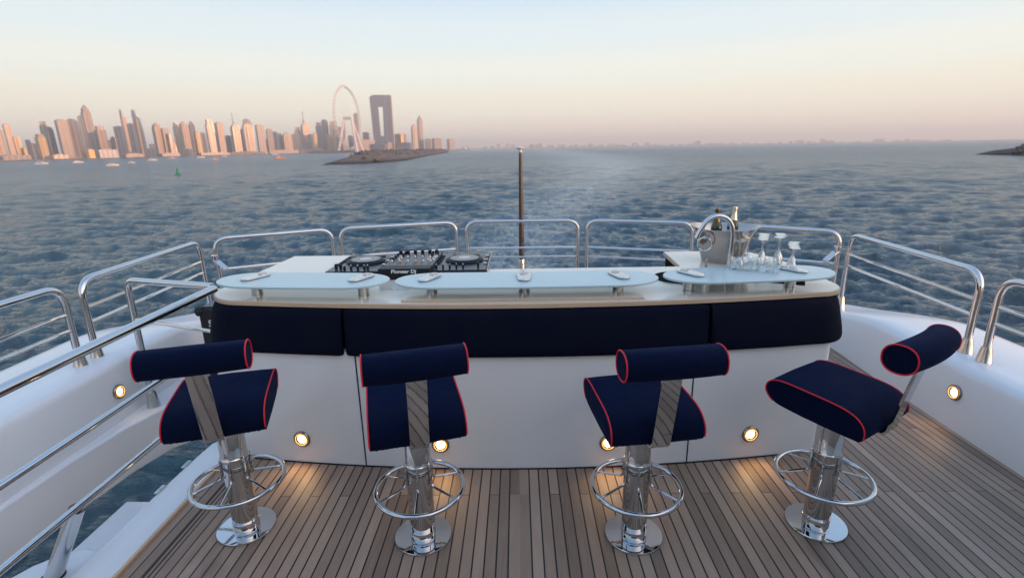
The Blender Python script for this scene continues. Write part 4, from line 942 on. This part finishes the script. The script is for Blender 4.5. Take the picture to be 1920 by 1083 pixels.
# ================================================================== BAR STOOLS
def bar_stool():
    t_ = empty('bar_stool')
    MB().lathe([(.152, 0), (.152, .006), (.149, .011), (.13, .0125), (.001, .0125)], 64, cap=False).build('base_plate', 'chrome', t_)
    MB().lathe([(.0675, .0127), (.0675, .05), (.0665, .0515), (.0665, .055), (.0655, .056), (.0655, .445)], 48, cap=False).build('column', 'chrome', t_)
    MB().lathe([(.0690, .44), (.0705, .446), (.0705, .452), (.0680, .456), (.0645, .462), (.0645, .69)], 48, cap=False).build('sleeve', 'chrome', t_)
    lv = MB().tube([(.060, .02, .60), (.085, .028, .60)], .004, 8).tube([(.085, .028, .59), (.088, .028, .625)], .006, 8); lv.build('height_lever', 'brushed_steel', t_)
    fr = MB().tube([(.226 * math.cos(a), .226 * math.sin(a), .30) for a in np.linspace(0, 2 * math.pi, 73)[:-1]], .0125, 14, True).build('foot_ring', 'chrome', t_)
    for k in range(6):
        a = R(60 * k + 18); c_, s_ = math.cos(a), math.sin(a)
        MB().tube(bend([(.220 * c_, .220 * s_, .300), (.074 * c_, .074 * s_, .332), (.069 * c_, .069 * s_, .445)], .02, 6), .0062, 10).build('spoke', 'chrome', fr)
    # seat pad: profile in (y, z), front is +y
    pr = [(.16, .705), (.205, .722), (.232, .748), (.242, .774), (.237, .802), (.216, .824), (.178, .836), (.125, .838), (.07, .835), (.01, .831), (-.05, .827), (-.11, .821), (-.158, .811), (-.196, .793), (-.222, .766), (-.232, .738), (-.232, .712), (-.222, .692), (-.19, .684), (0, .690)]
    P = [Vector((0, y, z)) for y, z in pr]; sm = []
    n = len(P)
    for i in range(n):                        # Catmull-Rom round the outline
        p0, p1, p2, p3 = P[i - 1], P[i], P[(i + 1) % n], P[(i + 2) % n]
        for k in range(4):
            u = k / 4; sm.append(.5 * ((2 * p1) + (p2 - p0) * u + (2 * p0 - 5 * p1 + 4 * p2 - p3) * u * u + (3 * p1 - p0 - 3 * p2 + p3) * u ** 3))
    mid = Vector((0, 0, .765)); vs = []; HW = .222; rings = [(-HW, .93), (-HW, .985), (-HW + .004, 1.0), (-.15, 1.012), (0, 1.018), (.15, 1.012), (HW - .004, 1.0), (HW, .985), (HW, .93)]
    rg = random.Random(2); hem = [rg.uniform(-.0035, .0035) for _ in sm]
    for ri, (x, s) in enumerate(rings):
        for i, p in enumerate(sm):
            q = mid + (p - mid) * s; q = Vector((x + (.004 * math.copysign(1, x) * 0), q.y, q.z))
            if p.z < .70: q.z += hem[i] * math.cos(ri * 2.1 + i)
            if .5 > abs(x) and s >= 1: q.z += .004 * math.cos(math.pi * x / (2 * HW)) * (1 if p.z > .78 else 0)
            vs.append(q)
    m_ = len(sm); nr = len(rings)
    fs = [(j * m_ + i, j * m_ + (i + 1) % m_, (j + 1) * m_ + (i + 1) % m_, (j + 1) * m_ + i) for j in range(nr - 1) for i in range(m_)] + [tuple(range(m_)), tuple(range(nr * m_ - 1, (nr - 1) * m_ - 1, -1))]
    seat = MB().add(vs, fs).build('seat', 'navy_fabric', t_, smooth=55)
    i0, i1 = 3, 66
    for x in (-HW, HW):
        MB().tube([Vector((x, (mid + (p - mid) * 1.0).y, (mid + (p - mid) * 1.0).z)) for p in sm[i0:i1]], .0036, 8).build('piping', 'red_piping', seat)
    # ruffled elastic hem under the back of the seat
    hm = []
    for i in range(90):
        x = -.205 + .41 * i / 89; hm.append((x, -.215 + .004 * math.sin(i * 1.9), .690 + .0035 * math.sin(i * 1.3 + .5)))
    MB().tube(hm, .005, 6).build('hem', 'navy_fabric', seat)
    # back support: flat polished bar
    bs = MB(); pth = [(-.12, .683), (-.232, .683), (-.246, .70), (-.320, 1.085)]
    vs = []
    for i, (y, z) in enumerate(pth):
        vs += [(-.044, y, z), (.044, y, z)]
    off = [(0, -.010), (-.006, -.010), (-.013, -.002), (-.013, -.002)]
    for i, (y, z) in enumerate(pth): vs += [(-.044, y + off[i][0], z + off[i][1]), (.044, y + off[i][0], z + off[i][1])]
    fs = []
    for i in range(3):
        a = i * 2; fs += [(a, a + 1, a + 3, a + 2), (a + 8, a + 10, a + 11, a + 9), (a, a + 2, a + 10, a + 8), (a + 1, a + 9, a + 11, a + 3)]
    fs += [(0, 8, 9, 1), (6, 7, 15, 14)]
    bs.add(vs, fs).build('back_support', 'chrome', t_, bevel=.0015)
    # backrest roll
    vs = []; HB = .217; by, bz = -.305, 1.120; n = 40; RG = []
    for k in range(-12, 13):
        u = k / 12; RG.append(u)
    def ell(u, s, k):
        th = 2 * math.pi * k / n; c_, s2 = math.cos(th), math.sin(th)
        a_, b2 = .068 * s, .064 * s
        return Vector((u * HB, by - .020 * (1 - u * u) + a_ * math.copysign(abs(c_) ** .88, c_), bz + .006 * (1 - u * u) + b2 * math.copysign(abs(s2) ** .88, s2)))
    for u in [-1.0, -.999] + RG[1:-1] + [.999, 1.0]:
        s = .90 if abs(u) == 1.0 else (1.0 if abs(u) > .99 else 1.0 + .03 * (1 - u * u))
        for k in range(n): vs.append(ell(u, s, k))
    nr = len(vs) // n
    fs = [(j * n + k, j * n + (k + 1) % n, (j + 1) * n + (k + 1) % n, (j + 1) * n + k) for j in range(nr - 1) for k in range(n)] + [tuple(range(n)), tuple(range(nr * n - 1, (nr - 1) * n - 1, -1))]
    br = MB().add(vs, fs).build('backrest', 'navy_fabric', t_, smooth=55)
    for u in (-1, 1): MB().tube([ell(u * 1.0, .99, k) for k in range(n)], .0036, 8, True).build('piping', 'red_piping', br)
    return t_
st0 = bar_stool()
STOOLS = [(-1.525, 2.375, 17, 'leftmost navy bar stool with red piping, beside the port stair opening'),
          (-.53, 2.300, 16, 'second navy bar stool from the left, covering the seam of the white bar panel'),
          (.594, 2.297, 8, 'third navy bar stool from the left, seat turned slightly left'),
          (1.60, 2.370, 33, 'rightmost navy bar stool, turned so its side and round backrest end show')]
STOOLS_O = []
for k, (x, y, a, lab) in enumerate(STOOLS):
    o = st0 if k == 0 else copy_tree(st0)
    o.location = (x, y, 0.0015); o.rotation_euler = (0, 0, R(a)); tag(o, lab, 'bar stool', 'navy bar stools along the bar'); STOOLS_O.append(o)

# ================================================================== SUPERSTRUCTURE BEHIND THE CAMERA, ADDED SUN BLOCKER
t_ = empty('deckhouse', (0, -4, 0), 0, 'white deckhouse with dark windows at the forward end of the deck', 'deckhouse')
MB().box(-3.3, 3.3, -.4, 0, -.1, 2.45).build('wall', 'cabin_white', t_)
MB().box(-2.4, 2.4, .0, .02, .9, 2.2).build('window', 'cabin_glass', t_)
MB().box(-3.5, 3.5, -.5, .3, 2.45, 2.58).build('roof', 'cabin_white', t_, bevel=.03)
sp_ = MB().prism([(0.2, .475), (6.5, .475), (6.45, 1.1), (6.1, 1.9), (5.4, 2.45), (.2, 2.45)], -.06, .06, Matrix.Translation((3.42, 0, 0)) @ Matrix.Rotation(R(90), 4, 'Z') @ Matrix.Rotation(R(90), 4, 'X'))  # unseen wall added to keep the low sun off deck and bar
sp_.build('sun_blocker', 'cabin_white', t_)

# ------------------------------------------------------------------ haze over the water
hz = MB().box(-16900, 16900, -16900, 16900, SEA - 6, 236).build('haze', 'gelcoat', smooth=0)
hm = bpy.data.materials.new('haze_air'); hm.use_nodes = True; t = hm.node_tree; t.nodes.clear()
o_ = t.nodes.new('ShaderNodeOutputMaterial'); v_ = t.nodes.new('ShaderNodeVolumePrincipled')
v_.inputs['Color'].default_value = (.95, .93, .87, 1); v_.inputs['Density'].default_value = 0.00018; v_.inputs['Anisotropy'].default_value = .1
t.links.new(v_.outputs[0], o_.inputs['Volume']); hz.data.materials.clear(); hz.data.materials.append(hm)
tag(hz, kind='stuff'); hz.display_type = 'WIRE'
